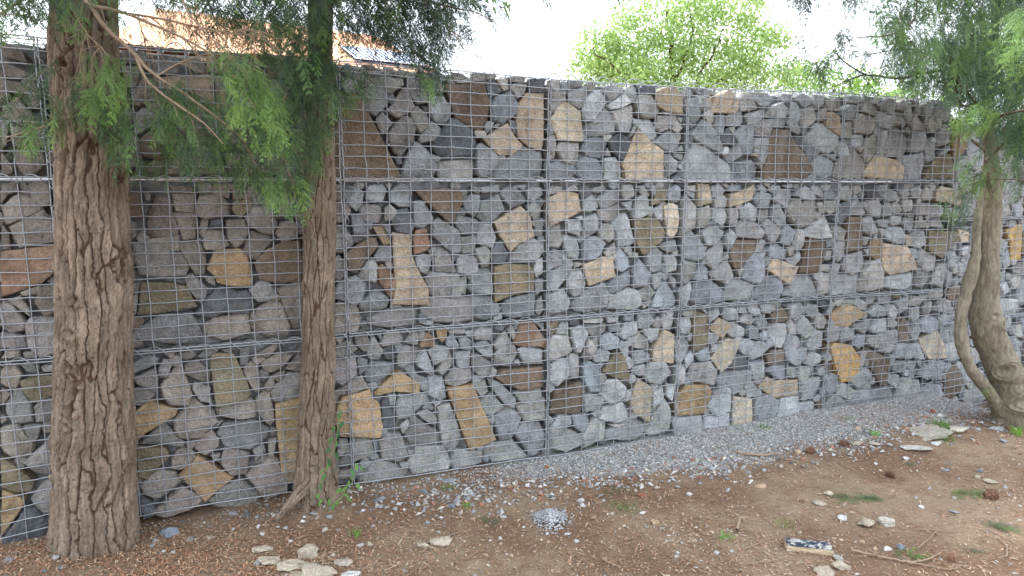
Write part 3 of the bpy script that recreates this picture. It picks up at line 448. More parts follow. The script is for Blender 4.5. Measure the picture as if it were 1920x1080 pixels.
gm = MB(); gm.add(np.stack([X, Y, Z], -1).reshape(-1, 3), F, gravel=GM.ravel())
m, N, L, b = mat('forest_soil'); tc = N.new('ShaderNodeTexCoord'); v = tc.outputs['Object']
n1 = noise(N, L, v, 1.6, 5, .6, .3); n2 = noise(N, L, v, 9, 6, .7); n3 = noise(N, L, v, 60, 4, .7); n4 = noise(N, L, v, 260, 3, .7)
c = cmix(N, L, mrange(N, L, n1, .42, .58, 0, 1), (.18, .113, .071), (.285, .208, .14))
c = cmix(N, L, mrange(N, L, n2, .48, .66, 0, .65), c, (.17, .10, .066))
c = cmix(N, L, mrange(N, L, n3, .50, .70, 0, .55), c, (.36, .28, .21))
c = vmul(N, L, c, mrange(N, L, n4, .3, .7, .7, 1.3))
at = N.new('ShaderNodeAttribute'); at.attribute_name = 'gravel'
vo = N.new('ShaderNodeTexVoronoi'); vo.inputs['Scale'].default_value = 150; L.new(v, vo.inputs['Vector'])
sepc = N.new('ShaderNodeSeparateColor'); L.new(vo.outputs['Color'], sepc.inputs[0])
gc = cmix(N, L, sepc.outputs[0], (.20, .20, .197), (.42, .415, .40))
gmk = mrange(N, L, math2(N, L, 'ADD', at.outputs['Fac'], math2(N, L, 'MULTIPLY', math2(N, L, 'SUBTRACT', n3, .5), .8)), .35, .6, 0, .92)
L.new(cmix(N, L, gmk, c, gc), b.inputs['Base Color']); b.inputs['Roughness'].default_value = .95; b.inputs['Specular IOR Level'].default_value = .15
hh = math2(N, L, 'ADD', math2(N, L, 'ADD', n2, math2(N, L, 'MULTIPLY', n3, .5)), math2(N, L, 'MULTIPLY', n4, .25))
bump(N, L, b, hh, .9, .02)
ground = gm.build('ground', m, smooth=True); tag(ground, kind='structure')

# ---------------------------------------------------------------- gabion wall
def lev(pts):
    a = [wall_sz(*p) for p in pts]; return [q[0] for q in a], [q[1] for q in a]
TOP = lev([(0, 62), (260, 86), (640, 112), (1030, 147), (1300, 163), (1581, 173), (1780, 189)])
J1 = lev([(0, 335), (640, 337), (1030, 338), (1786, 341)])
J2 = lev([(0, 680), (100, 674), (250, 661), (570, 637), (640, 629), (1030, 598), (1284, 578), (1440, 565), (1573, 556), (1786, 543)])
BAS = lev([(0, 1032), (271, 965), (540, 924), (672, 908), (1006, 859), (1283, 818), (1550, 770), (1772, 741)])
def fl(tab): return lambda s: np.interp(s, tab[0], tab[1])
f_top, f_j1, f_j2, f_bas = fl(TOP), fl(J1), fl(J2), fl(BAS)
jpx = [95, 641, 1028, 1284, 1573, 1786]
js = [wall_sz(x, 338)[0] for x in jpx]
js = [js[0]-1.1] + js
CORNER = js[-1]
zs2 = [wall_sz(1890, y)[1] for y in (409, 593)]
S2 = [zs2[0]+.62, zs2[0], zs2[1], zs2[1]-.72]
SEC = []     # (s0, s1, [level functions], column name)
for k in range(len(js)-1):
    SEC.append((js[k], js[k+1], [f_top, f_j1, f_j2, f_bas], k))
c2 = [CORNER+.03, CORNER+1.03, CORNER+2.1]
for k in range(2):
    SEC.append((c2[k], c2[k+1], [(lambda s, z=z: np.full(np.shape(s), z) if np.ndim(s) else z) for z in S2], 6+k))
ROWN = ['top', 'middle', 'bottom']
COLTXT = ['left of the thick left trunk', 'between the two left trunks', 'right of the slim trunk', 'in the wall centre', 'right of centre', 'left of the twisted tree',
          'behind the twisted right tree', 'past the twisted right tree']
SPECIAL = {(0, 2): 'with the huge brown wedge stone', (1, 2): 'with the upright tan slab', (2, 2): 'with the slanting ochre slab',
  (0, 3): 'with the tall tan pointed block', (1, 3): 'with the olive shield-shaped stone', (2, 3): 'with the cream almond stone',
  (0, 4): 'with the brown trapezoid stone', (1, 4): 'with the pale tan wedge', (2, 4): 'with the dark olive upright slab',
  (0, 5): 'with the low tan trapezoid', (1, 5): 'with the big cream-tan block', (2, 5): 'with the yellow-orange stone',
  (0, 1): 'hidden by drooping cypress', (1, 1): 'with the yellow trapezoid stone', (2, 1): 'with the ochre diamond stone',
  (0, 0): 'with warm grey stones', (1, 0): 'with the rusty orange slab', (2, 0): 'with brown-ochre stones'}
CLS = {'g': (.295, .298, .295), 'b': (.235, .25, .262), 'd': (.13, .14, .155), 'l': (.40, .402, .395), 'w': (.295, .28, .258), 't': (.50, .415, .305),
       'p': (.57, .50, .39), 'o': (.40, .285, .165), 'n': (.185, .142, .105), 'y': (.25, .215, .145), 'r': (.33, .215, .15), 's': (.58, .38, .16)}
CLAB = {'t': 'tan sandstone block', 'p': 'cream coloured stone', 'o': 'ochre orange stone', 'n': 'dark brown stone', 'y': 'olive yellow stone', 'r': 'rusty reddish stone',
        's': 'bright yellow orange stone'}
FLATS = 'tponyrs'

def poly_r(P, c, th):
    d = np.stack([np.cos(th), np.sin(th)], -1); best = np.zeros(len(th))
    for i in range(len(P)):
        a = P[i]-c; e = P[(i+1) % len(P)]-P[i]
        den = d[:, 0]*e[1]-d[:, 1]*e[0]
        den = np.where(abs(den) < 1e-9, 1e-9, den)
        t = (a[0]*e[1]-a[1]*e[0])/den; u = (a[0]*d[:, 1]-a[1]*d[:, 0])/den
        ok = (t > 0) & (u >= -1e-6) & (u <= 1+1e-6); best = np.where(ok & (t > best), t, best)
    return np.where(best <= 0, np.sort(best)[len(best)//2], best)
def poly_area_c(P):
    x, y = P[:, 0], P[:, 1]; x2, y2 = np.roll(x, -1), np.roll(y, -1); cr = x*y2-x2*y; A = cr.sum()/2
    if abs(A) < 1e-9: return 1e-9, P.mean(0)
    return abs(A), np.array([((x+x2)*cr).sum()/(6*A), ((y+y2)*cr).sum()/(6*A)])
def stone_mesh(P, cls, seed, depth=None, push=None):
    rg = np.random.default_rng(seed)
    A, c = poly_area_c(P); R = math.sqrt(A/math.pi)
    flat = cls in FLATS
    n0 = int(np.clip(R*460, 14, 36)); th = np.linspace(0, 2*math.pi, n0, endpoint=False) + rg.uniform(0, .2)
    ca = np.arctan2(P[:, 1]-c[1], P[:, 0]-c[0])                      # keep every corner of the outline
    ca = np.sort(ca % (2*math.pi)); gap = np.abs((th[:, None]-ca[None, :]+math.pi) % (2*math.pi)-math.pi).min(1)
    th = np.sort(np.concatenate([th[gap > .07], ca])); th = th[np.concatenate([[True], np.diff(th) > .012])]; n = len(th)
    r = poly_r(P, c, th)
    sm_ = .03 if flat else .07
    r = r*(1-sm_) + sm_*.5*(np.roll(r, 1)+np.roll(r, -1))
    r = r*(1.01 if flat else 1.055)
    r = r*(1 + (.012 if flat else .03)*vnoise(np.cos(th)*4.1+seed, np.sin(th)*4.1, seed=seed % 97)) + .0016*rg.uniform(-1, 1, n)
    if R < .035: rho = [0, .4, .75, .93, 1.0, 1.02, .85]
    else: rho = [0, .22, .42, .60, .76, .88, .955, 1.0, 1.01, .85]
    bev = min(.009, R*.16)*(.5 if flat else 1.0)
    dep = depth or min(.16, max(.05, R*1.6))
    cuts = []
    for _ in range(rg.integers(0, 2) if flat else rg.integers(1, 5)):
        a = rg.uniform(0, 2*math.pi); cuts.append((math.cos(a), math.sin(a), rg.uniform(.15, .8)*R, rg.uniform(.10, .25) if flat else rg.uniform(.10, .42)))
    tilt = rg.normal(0, .03 if flat else .08, 2); push = rg.uniform(0, .010 if flat else .018) if push is None else push
    V = []; nr = len(rho)
    for k, q in enumerate(rho):
        rr = r*q; x = rr*np.cos(th); z = rr*np.sin(th)
        if k == 0: x = x[:1]; z = z[:1]
        if k < nr-2:
            h = tilt[0]*x + tilt[1]*z
            for ca, sa, cc, sl in cuts: h = h + np.maximum(0, ca*x+sa*z-cc)*sl
            amp = .002 if flat else .0045
            h = h + amp*fbm(x*22+seed*1.3, z*22, seed=seed % 89, oct=3)
            e = max(0, (q-.88)/.12); h = h + bev*e**1.5
        elif k == nr-2: h = np.full(len(x), dep*.45)
        else: h = np.full(len(x), dep)
        V.append(np.stack([x, h+push, z], -1))
    V.append(np.array([[0, dep+push, 0]]))
    V = np.concatenate(V); F3 = []; F4 = []
    for i in range(n): F3.append((0, 1+i, 1+(i+1) % n))
    for k in range(nr-2):
        a = 1+k*n; i = np.arange(n); i2 = (i+1) % n
        F4.append(np.stack([a+i, a+n+i, a+n+i2, a+i2], -1))
    a = 1+(nr-2)*n; last = len(V)-1
    for i in range(n): F3.append((a+i, last, a+(i+1) % n))
    mb = MB(); mb.add(V, np.array(F3)[:, ::-1] if False else np.array(F3)); mb.f.append(np.concatenate(F4))
    return mb, c, R

# sort every traced outline into its basket
recs = []
for tk, txt in STONES.items():
    ox, oy, sc = TILES[tk]
    for it in txt.replace('\n', ';').split(';'):
        q = it.split(); 
        P = np.array([wall_sz(ox+float(a.split(',')[0])/sc, oy+float(a.split(',')[1])/sc) for a in q[1:]])
        A, c = poly_area_c(P); recs.append([q[0], P, A, c, tk])
RES = .01; S0, Z0 = -3.3, -.6
cov = np.zeros((int(8.9/RES), int(2.8/RES)), bool)
def inside(P, s, z):
    r = np.zeros(s.shape, bool); n = len(P)
    for i in range(n):
        x1, y1 = P[i]; x2, y2 = P[(i+1) % n]
        if y1 == y2: continue
        c = ((y1 > z) != (y2 > z)) & (s < (x2-x1)*(z-y1)/(y2-y1)+x1); r ^= c
    return r
def mark(P, grow=0):
    a = np.floor((P.min(0)-[S0, Z0])/RES).astype(int)-1; b_ = np.ceil((P.max(0)-[S0, Z0])/RES).astype(int)+1
    a = np.maximum(a, 0); b_ = np.minimum(b_, cov.shape)
    if (b_ <= a).any(): return
    s = S0 + (np.arange(a[0], b_[0])+.5)*RES; z = Z0 + (np.arange(a[1], b_[1])+.5)*RES
    Sg, Zg = np.meshgrid(s, z, indexing='ij'); cov[a[0]:b_[0], a[1]:b_[1]] |= inside(P, Sg, Zg)
for r in recs: mark(r[1])
def basket_of(c):
    for (s0, s1, fs, k) in SEC:
        if s0-.02 <= c[0] < s1+.02 or (k == 5 and c[0] < s1+.03 and False):
            for row in range(3):
                if fs[row+1](c[0]) <= c[1] < fs[row](c[0])+(.1 if row == 0 else 0) or (row == 2 and c[1] < fs[2](c[0])): return (row, k)
    return None
# block the wires' joints, then fill leftover gaps (and the parts outside the photo) with small and medium stones
for (s0, s1, fs, k) in SEC:
    for row in range(3):
        su = np.linspace(s0, s1, 12)
        for lv, dz in ((row, .012), (row+1, .012)):
            zz = fs[lv](su); 
            P = np.concatenate([np.stack([su, zz+dz], -1), np.stack([su[::-1], zz[::-1]-dz], -1)]); mark(P)
    for sx in (s0, s1): mark(np.array([[sx-.008, -1], [sx+.008, -1], [sx+.008, 2.3], [sx-.008, 2.3]]))
blocked = cov.copy()
rgf = np.random.default_rng(5)
for (s0, s1, fs, k) in SEC:
    for Rt in (.085, .065, .05, .036, .026, .019):
        if Rt > .05 and k not in (0, 6, 7): continue
        for tr in range({.085: 160, .065: 220, .05: 300, .036: 500, .026: 900, .019: 1500}[Rt]):
            s = rgf.uniform(s0+.01, s1-.01); z = rgf.uniform(fs[3](s), fs[0](s)-.01)
            hit = basket_of((s, z))
            if hit is None: continue
            m_ = 14; th = np.linspace(0, 2*math.pi, m_, endpoint=False); rr = Rt*rgf.uniform(.85, 1.15)
            i0 = int((s-S0)/RES); j0 = int((z-Z0)/RES); w = int(Rt*1.9/RES)+1
            sub = cov[max(0, i0-w):i0+w+1, max(0, j0-w):j0+w+1]
            if cov[min(i0, cov.shape[0]-1), min(j0, cov.shape[1]-1)]: continue
            ii, jj = np.nonzero(sub)
            if len(ii):
                px_ = S0+(ii+max(0, i0-w)+.5)*RES-s; pz_ = Z0+(jj+max(0, j0-w)+.5)*RES-z
                dist = np.hypot(px_, pz_); 
                if dist.min() < Rt*.8: continue
                ang = np.arctan2(pz_, px_); rad = np.full(m_, Rt*1.55)
                for q in range(m_):
                    da = np.abs((ang-th[q]+math.pi) % (2*math.pi)-math.pi); sel = da < .5
                    if sel.any(): rad[q] = min(rad[q], (dist[sel]/np.maximum(.2, np.cos(da[sel]))).min()-.003)
            else: rad = np.full(m_, Rt*1.2)
            rad = np.clip(rad, Rt*.6, Rt*1.5)*rgf.uniform(.88, 1.0, m_)
            P = np.stack([s+rad*np.cos(th), z+rad*np.sin(th)], -1)
            cl = rgf.choice(list('ggggbbdwwwln'), p=None) if k >= 2 else rgf.choice(list('gggbdwwwwwn'))
            if Rt < .03 and cl == 'n': cl = 'w'
            A, c = poly_area_c(P); recs.append([cl, P, A, c, 'fill']); mark(P)
baskets = {}
for r in recs:
    key = None
    c = r[3]
    if r[4] in ('O', 'P'):
        for row in range(3):
            if c[1] >= S2[row+1]: key = (row, 6); break
        key = key or (2, 6)
    else: key = basket_of(c)
    if key is None:
        if c[0] > js[0]: key = (0 if c[1] > 1.45 else 2, int(np.clip(np.searchsorted(js, c[0])-1, 0, 5)))
        else: continue
    baskets.setdefault(key, []).append(r)

def warp(s, z):   # gentle bulge of the cages
    return .010*np.sin(s*2.9+.6)*np.sin(z*3.3) + .006*vnoise(s*5, z*5, seed=77)
nstone = 0
for (s0, s1, fs, k) in SEC:
    for row in range(3):
        ft, fb = fs[row], fs[row+1]; sm = (s0+s1)/2; zb = float(fb(sm))
        base = wallpt(sm, 0, zb)
        e = empty('gabion_basket', base, WANG)
        if k <= 5: lab = f'{ROWN[row]} row wire basket {SPECIAL.get((row, k), "")}, {COLTXT[k]}'
        else: lab = f'{ROWN[row]} row wire basket {COLTXT[k]}'
        tag(e, lab, 'gabion basket', 'stone filled wire baskets of the gabion wall')
        # stones
        lst = sorted(baskets.get((row, k), []), key=lambda r: -r[2])
        mainl, rest = lst[:99], lst[99:]
        for r in mainl:
            nstone += 1
            mb, c, R = stone_mesh(r[1], r[0], nstone*13+5, push=None if r[4] != 'fill' else np.random.default_rng(nstone).uniform(.008, .03))
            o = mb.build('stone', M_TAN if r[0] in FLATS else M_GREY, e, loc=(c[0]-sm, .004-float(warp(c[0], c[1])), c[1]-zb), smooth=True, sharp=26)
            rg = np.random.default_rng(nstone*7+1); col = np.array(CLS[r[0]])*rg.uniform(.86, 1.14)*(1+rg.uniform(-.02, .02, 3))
            if k >= 3 and r[0] in 'gbw': col = col*np.array([1.27, 1.31, 1.345])  # open-sky brightness and blue cast painted into the grey stones' colour
            if k == 2 and r[0] in 'gbw': col = col*np.array([1.05, 1.09, 1.12])  # weaker dose of the same painted sky light
            if k <= 1 and r[0] in 'gbw': col = col*np.array([.98, .93, .88])  # tree shade painted into the left columns' grey stones
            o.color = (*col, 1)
            if r[0] in CLAB and r[2] > .0035: o['label'] = CLAB[r[0]]
        if rest:
            mb2 = MB()
            for r in rest:
                nstone += 1; mb, c, R = stone_mesh(r[1], r[0], nstone*13+5, push=.03)
                vv = np.concatenate(mb.v)+np.array([c[0]-sm, .004, c[1]-zb]); n0 = mb2.n
                mb2.v.append(vv); mb2.f += [f+n0 for f in mb.f]; mb2.n += len(vv)
            o = mb2.build('stone_chip', M_GREY, e, smooth=True, sharp=24); o.color = (.2, .2, .2, 1); o['kind'] = 'stuff'
        # packed rubble behind the facing stones
        ns_ = int((s1-s0)/.022); nz_ = int((ft(sm)-fb(sm))/.022)
        sg = np.linspace(s0+.01, s1-.01, ns_); Sg, Tg = np.meshgrid(sg, np.linspace(0, 1, nz_), indexing='ij')
        Zt = ft(Sg)-(.02 if row == 0 else .001); Zb = fb(Sg)+(.001 if row < 2 else -.12); Zg = Zb+(Zt-Zb)*Tg
        cells = np.random.default_rng(100+k*3+row).uniform(0, 1, (260, 2))*[s1-s0+.2, 1.0]+[s0-.1, zb-.15]
        d = np.sqrt((Sg[..., None]-cells[:, 0])**2+(Zg[..., None]-cells[:, 1])**2); d1 = d.min(-1)
        yb = .050+.9*d1+.01*vnoise(Sg*40, Zg*40, seed=5)
        front = np.stack([Sg-sm, yb, Zg-zb], -1).reshape(-1, 3)
        back = np.stack([Sg-sm, np.full(Sg.shape, .48), Zg-zb], -1).reshape(-1, 3)
        mbk = MB(); a_, b2 = ns_, nz_
        i = np.arange(a_-1)[:, None]; j = np.arange(b2-1)[None, :]
        q = np.stack([i*b2+j, (i+1)*b2+j, (i+1)*b2+j+1, i*b2+j+1], -1).reshape(-1, 4)
        nn = a_*b2; fr = [q, q[:, ::-1]+nn]
        for idx in (np.arange(b2), (a_-1)*b2+np.arange(b2), np.arange(a_)*b2, np.arange(a_)*b2+b2-1):
            fr.append(np.stack([idx[:-1], idx[1:], idx[1:]+nn, idx[:-1]+nn], -1))
        mbk.add(np.concatenate([front, back]), np.concatenate(fr)); rb = mbk.build('rubble_fill', M_RUB, e, smooth=True, sharp=50)
        # wire cage front, lid edge and back
        mw = MB(); cells_n = max(2, int(round((s1-s0)/.1))); a = s0+.006; b_ = s1-.006
        nrow = 10 if row == 0 and k <= 5 else (12 if row == 0 else 14)
        rgw = np.random.default_rng(k*10+row)
        WR = .0024
        def wp(s, z, o): return np.stack([s-sm, -(o+warp(s, z)), z-zb], -1)
        for c_ in range(cells_n+1):
            s = a+(b_-a)*c_/cells_n; t = np.linspace(0, 1, nrow+1)
            ss = s + .0016*rgw.normal(size=nrow+1) + .0022*vnoise(t*4+c_*7.3, t*0, seed=k+5); z = fb(s)+(ft(s)-fb(s))*t
            mw.tube(wp(ss, z, .004+.0008*rgw.normal(size=nrow+1)), WR*(1.2 if c_ in (0, cells_n) else 1), 5)
            if row == 0: mw.tube(np.array([[s-sm, -.004, ft(s)-zb], [s-sm, .25, ft(s)-zb+.004*rgw.normal()], [s-sm, .5, ft(s)-zb]]), WR, 4)
        sv = np.linspace(a, b_, cells_n*2+1)
        for r_ in range(nrow+1):
            t = r_/nrow; z = fb(sv)+(ft(sv)-fb(sv))*t + .0011*rgw.normal(size=len(sv)) + (.0030*vnoise(sv*4.5, sv*0+r_*5.1, seed=row+9) if 0 < r_ < nrow else 0)
            if r_ in (0, nrow): z = z + (.006 if r_ == 0 else -.006)
            mw.tube(wp(sv, z, .0085+.0005*rgw.normal(size=len(sv))), WR*(1.25 if r_ in (0, nrow) else 1), 5)
        if row == 0:
            for yy in (.1, .2, .3, .4, .5):
                mw.tube(np.stack([sv-sm, np.full(len(sv), yy), ft(sv)-zb+.003], -1), WR, 4)
        mw.build('wire_mesh', M_WIRE, e, smooth=True)
        # spiral lacing along the top seam and down the left side seam
        ml = MB(); n = int((s1-s0)/.006); s = np.linspace(a, b_, n); z = ft(s)
        ph = s/(.092)*2*math.pi + rgw.uniform(0, 6); rad = .020+.004*vnoise(s*9, s*0+row, seed=3)
        ml.tube(np.stack([s-sm+.01*np.sin(ph), -(.006+rad*np.sin(ph)*.9), z-zb+rad*np.cos(ph)*(1.0 if row == 0 else .8)], -1), .0022, 5)
        if True:
            z = np.arange(fb(a)+.03, ft(a)-.02, .006); ph = z/.095*2*math.pi + rgw.uniform(0, 6); rad = .013+.004*vnoise(z*8, z*0+k, seed=4)
            ml.tube(np.stack([a-sm+.004+rad*np.cos(ph), -(.008+rad*np.sin(ph)*.8), z-zb], -1), .0018, 5)
        ml.build('lacing_wire', M_WIRE, e, smooth=True)
        # cross ties: short hooks twisted over the mesh
        for c_ in range(2, cells_n-1, 3):
            for rr_ in (nrow//3, 2*nrow//3):
                s = a+(b_-a)*c_/cells_n; z = float(fb(s)+(ft(s)-fb(s))*rr_/nrow)
                mt = MB(); t = np.linspace(-1, 1, 7)
                mt.tube(np.stack([s-sm+.009*t, -.012-.004*np.cos(t*2)-float(warp(s, z)), z-zb+.008*t], -1), .0022, 5)
                mt.tube(np.stack([s-sm+.0*t, -.01+.05*(t+1), z-zb+.002*t], -1), .0018, 4)
                mt.build('tie_wire', M_WIRE, e, smooth=True)
# ---------------------------------------------------------------- trunks
def worley(u, v, ncell, seed, asp=1.0):
    """plates on an unrolled trunk: u in cells (wraps at ncell), v in cells; returns F2-F1, cell id noise and in-cell offset"""
    iu = np.floor(u).astype(np.int64); iv = np.floor(v).astype(np.int64); f1 = np.full(u.shape, 9.); f2 = f1.copy(); idn = np.zeros(u.shape); du1 = np.zeros(u.shape); dv1 = np.zeros(u.shape)
    for a in (-1, 0, 1):
        for b in (-1, 0, 1):
            cu = iu+a; cv = iv+b; w = cu % ncell; pu = cu+.12+.76*_hash(w, cv, 0*w, seed); pv = cv+.08+.84*_hash(w, cv, 0*w+3, seed)
            du = u-pu; dv = v-pv; d = np.hypot(du, dv*asp); near = d < f1
            f2 = np.where(near, f1, np.minimum(f2, d)); idn = np.where(near, _hash(w, cv, 0*w+9, seed), idn); du1 = np.where(near, du, du1); dv1 = np.where(near, dv, dv1); f1 = np.where(near, d, f1)
    return f2-f1, idn, du1, dv1
def trunk_add(mb, path, nth, dz, style, seed, knots=(), flare=None, phase=0.0):
    """path: rows of x,y,z,r; furrowed bark is modelled in the surface"""
    P = np.array(path, float); L = np.concatenate([[0], np.cumsum(np.linalg.norm(np.diff(P[:, :3], axis=0), axis=1))])
    # smooth (Catmull-like) resampling
    n = int(L[-1]/dz)+1; t = np.linspace(0, L[-1], n)
    K = np.stack([np.interp(t, L, P[:, i]) for i in range(4)], -1)
    w = max(3, int(.05/dz)*2+1) if style != 'twist' else max(3, int(.045/dz)*2+1)
    ker = np.hanning(w+2)[1:-1]; ker /= ker.sum(); pad = w//2
    for i in range(4): K[:, i] = np.convolve(np.pad(K[:, i], pad, mode='reflect', reflect_type='odd'), ker, 'valid')
    c = K[:, :3]; R = K[:, 3]
    T = np.gradient(c, axis=0); T /= np.linalg.norm(T, axis=1)[:, None]
    A = np.cross(T, np.array([0, 1.0, 0])); A /= np.linalg.norm(A, axis=1)[:, None]; B = np.cross(A, T)
    th = np.linspace(0, 2*math.pi, nth, endpoint=False)[None, :] + phase; V = t[:, None] + 0*th; th = th + 0*V
    Rm = R.mean(); cx, cy = np.cos(th), np.sin(th)
    U = th*Rm
    def per(su, sv, sd, oct=4): return fbm(cx*Rm*su, cy*Rm*su, V*sv, seed=sd, oct=oct)
    pid = np.full(th.shape, .5)
    if style in ('furrow', 'plates'):
        big = style == 'furrow'; W1, H1 = (.034, .42) if big else (.022, .24); nc = max(6, int(round(2*math.pi*Rm/W1)))
        w1 = per(7, 4, seed+1, 3); w2 = per(26, 12, seed+2, 3); w3 = per(90, 60, seed+12, 2)
        u = (th-phase)/(2*math.pi)*nc; e1, id1, a1, b1 = worley(u+.9*w1+.30*w2+.13*w3, V/H1+.35*w2+.06*w3, nc, seed)
        nc2 = nc*2+1; e2, id2, a2, b2 = worley((th-phase)/(2*math.pi)*nc2+1.3*w1+.6*w2+.25*w3, V/(H1*.30)+.6*w2+.2*w3, nc2, seed+5)
        e3, id3, a3, b3 = worley((th-phase)/(2*math.pi)*(nc*4)+.9*w2+.5*w3, V/(H1*.07)+.9*w2+.5*w3, nc*4, seed+8)
        F1 = sstep(.0, .17, e1); F2 = sstep(.0, .13, e2); F3 = sstep(0, .12, e3); dp = 1.0 if big else .55
        disp = dp*(.0155*(F1-1) + .0050*(F2-1)*F1 + .0028*(F3-1)*F1 + F1*(.006*(id1-.5)+.0042*(id2-.5)+.0018*(id3-.5) + .0045*(a1-.25*b1)) + .010*per(7, 3, seed+6, 2))
        disp = disp + .0021*per(160, 70, seed+7, 2)
        fis = np.clip(F1*(.6+.4*F2), 0, 1); pid = np.clip(.35*id1+.4*id2+.25*id3, 0, 1)
    else:
        wx = 1.2*per(12, 9, seed+1, 3)
        a = vnoise(cx*Rm*40+wx, cy*Rm*40, V*9+wx, seed=seed+2)
        F1 = sstep(0, .2, abs(a)); disp = .0028*(F1-1) + .004*per(40, 24, seed+5, 4) + .011*per(10, 6, seed+6, 3)
        fis = np.clip(.45+.55*F1+.25*per(30, 30, seed+8, 2), 0, 1)
    # buttress lobes and root flare near the ground
    if flare:
        z0, hgt, amt, lob = flare
        g = np.exp(-np.maximum(0, c[:, 2]-z0)/hgt)[:, None]
        disp = disp + g*amt*(.55+.45*np.cos(th*lob+seed))
    for (kth, kz, kr, kd) in knots:
        dth = ((th-kth+math.pi) % (2*math.pi)-math.pi)*Rm; dv = V-kz; rr = np.sqrt(dth**2+(dv*.85)**2)/kr
        disp = disp + kd*(np.exp(-((rr-.8)/.45)**2)*(1+.25*np.cos(rr*22)) - .6*np.exp(-(rr/.42)**2))
        fis = fis*(1-.75*np.exp(-(rr/.38)**2)) 
    rad = R[:, None]+disp
    Vv = c[:, None, :] + rad[..., None]*(A[:, None, :]*cx[..., None] - B[:, None, :]*cy[..., None])
    i = np.arange(n-1)[:, None]; j = np.arange(nth)[None, :]; j2 = (j+1) % nth
    F = np.stack([i*nth+j, i*nth+j2, (i+1)*nth+j2, (i+1)*nth+j], -1).reshape(-1, 4)
    mb.add(Vv.reshape(-1, 3), F, fis=fis.ravel(), plate=pid.ravel())
    return c, R, t
def pathpx(rows, Y):
    out = []
    for (xl, xr, y) in rows:
        p = atY((xl+xr)/2, y, Y); d = ray((xl+xr)/2, y); r = (xr-xl)/2*(Y/d[1])/1280*math.cos(math.atan(abs(d[0])))
        out.append((*p, r*1.01))
    return out
# theta: 0 = +X side (right), -pi/2 .. : B points away from the camera, we use -B => sin(th)=1 faces the camera
Y1 = 2.50
r1 = [(98, 268, 1090), (97, 264, 1020), (98, 258, 950), (100, 254, 850), (103, 250, 700), (105, 247, 500), (101, 241, 340), (96, 232, 200), (93, 224, 60), (92, 218, -60), (92, 210, -420), (95, 200, -900)]
T1 = pathpx(r1, Y1)
def knot_at(path, px, py, Y, Rr):
    # (theta, arc position) of a photo pixel on the front of a trunk
    q = atY(px, py, Y-Rr*.8); L = 0; best = None
    P = np.array(path)
    for k in range(len(P)-1):
        for u in np.linspace(0, 1, 20, endpoint=False):
            p = P[k]+(P[k+1]-P[k])*u; d = abs(p[2]-q[2]); l = L+u*np.linalg.norm(P[k+1, :3]-P[k, :3])
            if best is None or d < best[0]: best = (d, l, p)
        L += np.linalg.norm(P[k+1, :3]-P[k, :3])
    cxs = np.clip((q[0]-best[2][0])/best[2][3], -.95, .95)
    return math.acos(cxs), best[1]
kn = []
for (px, py, kr, kd) in [(213, 503, .028, .013), (134, 562, .024, .015), (140, 625, .024, .014), (147, 686, .024, .013), (128, 735, .022, .012), (140, 768, .026, .014), (222, 848, .024, .010), (122, 120, .026, .016), (95, 70, .02, .01), (150, 800, .018, .01), (235, 905, .02, .008)]:
    th_, l_ = knot_at(T1, px, py, Y1, .15); kn.append((th_, l_, kr, kd))
tree1 = empty('conifer_tree', tuple(atY(180, 1020, Y1)*[1, 1, 0])); tag(tree1, 'thick conifer with deeply furrowed pale brown bark at the left edge, dead brown twigs above', 'tree', 'trees in front of the gabion wall')
o1 = np.array(tree1.location)
mb = MB(); trunk_add(mb, [(*(np.array(p[:3])-o1), p[3]) for p in T1], 300, .0042, 'furrow', 11, kn, (0.08, .10, .012, 5))
mb.build('trunk', M_BARK1, tree1, smooth=True)

Y2 = 2.86
r2 = [(548, 640, 1010), (550, 638, 955), (554, 632, 900), (558, 628, 820), (566, 628, 640), (570, 628, 500), (571, 629, 340), (574, 626, 200), (577, 624, 60), (580, 622, -60), (583, 618, -380), (586, 612, -760)]
T2 = pathpx(r2, Y2)
kn = []
for (px, py, kr, kd) in [(585, 496, .018, .008), (610, 538, .022, .009), (587, 350, .016, .006), (598, 700, .018, .005), (583, 870, .018, .006)]:
    th_, l_ = knot_at(T2, px, py, Y2, .08); kn.append((th_, l_, kr, kd))
tree2 = empty('conifer_tree', tuple(atY(592, 955, Y2)*[1, 1, 0])); tag(tree2, 'slim straight conifer left of centre with a climbing vine at its foot', 'tree', 'trees in front of the gabion wall')
o2 = np.array(tree2.location)
mb = MB(); trunk_add(mb, [(*(np.array(p[:3])-o2), p[3]) for p in T2], 200, .0042, 'plates', 31, kn, (0.08, .07, .018, 4))
# surface root running to the lower left
rp = [(578, 905, 2.80, .028), (562, 925, 2.75, .026), (544, 945, 2.71, .021), (530, 960, 2.68, .015), (516, 976, 2.64, .006)]
trunk_add(mb, [(*(atY(a, b_, yy)-o2), r_) for a, b_, yy, r_ in rp], 40, .005, 'plates', 35)
mb.build('trunk', M_BARK2, tree2, smooth=True)

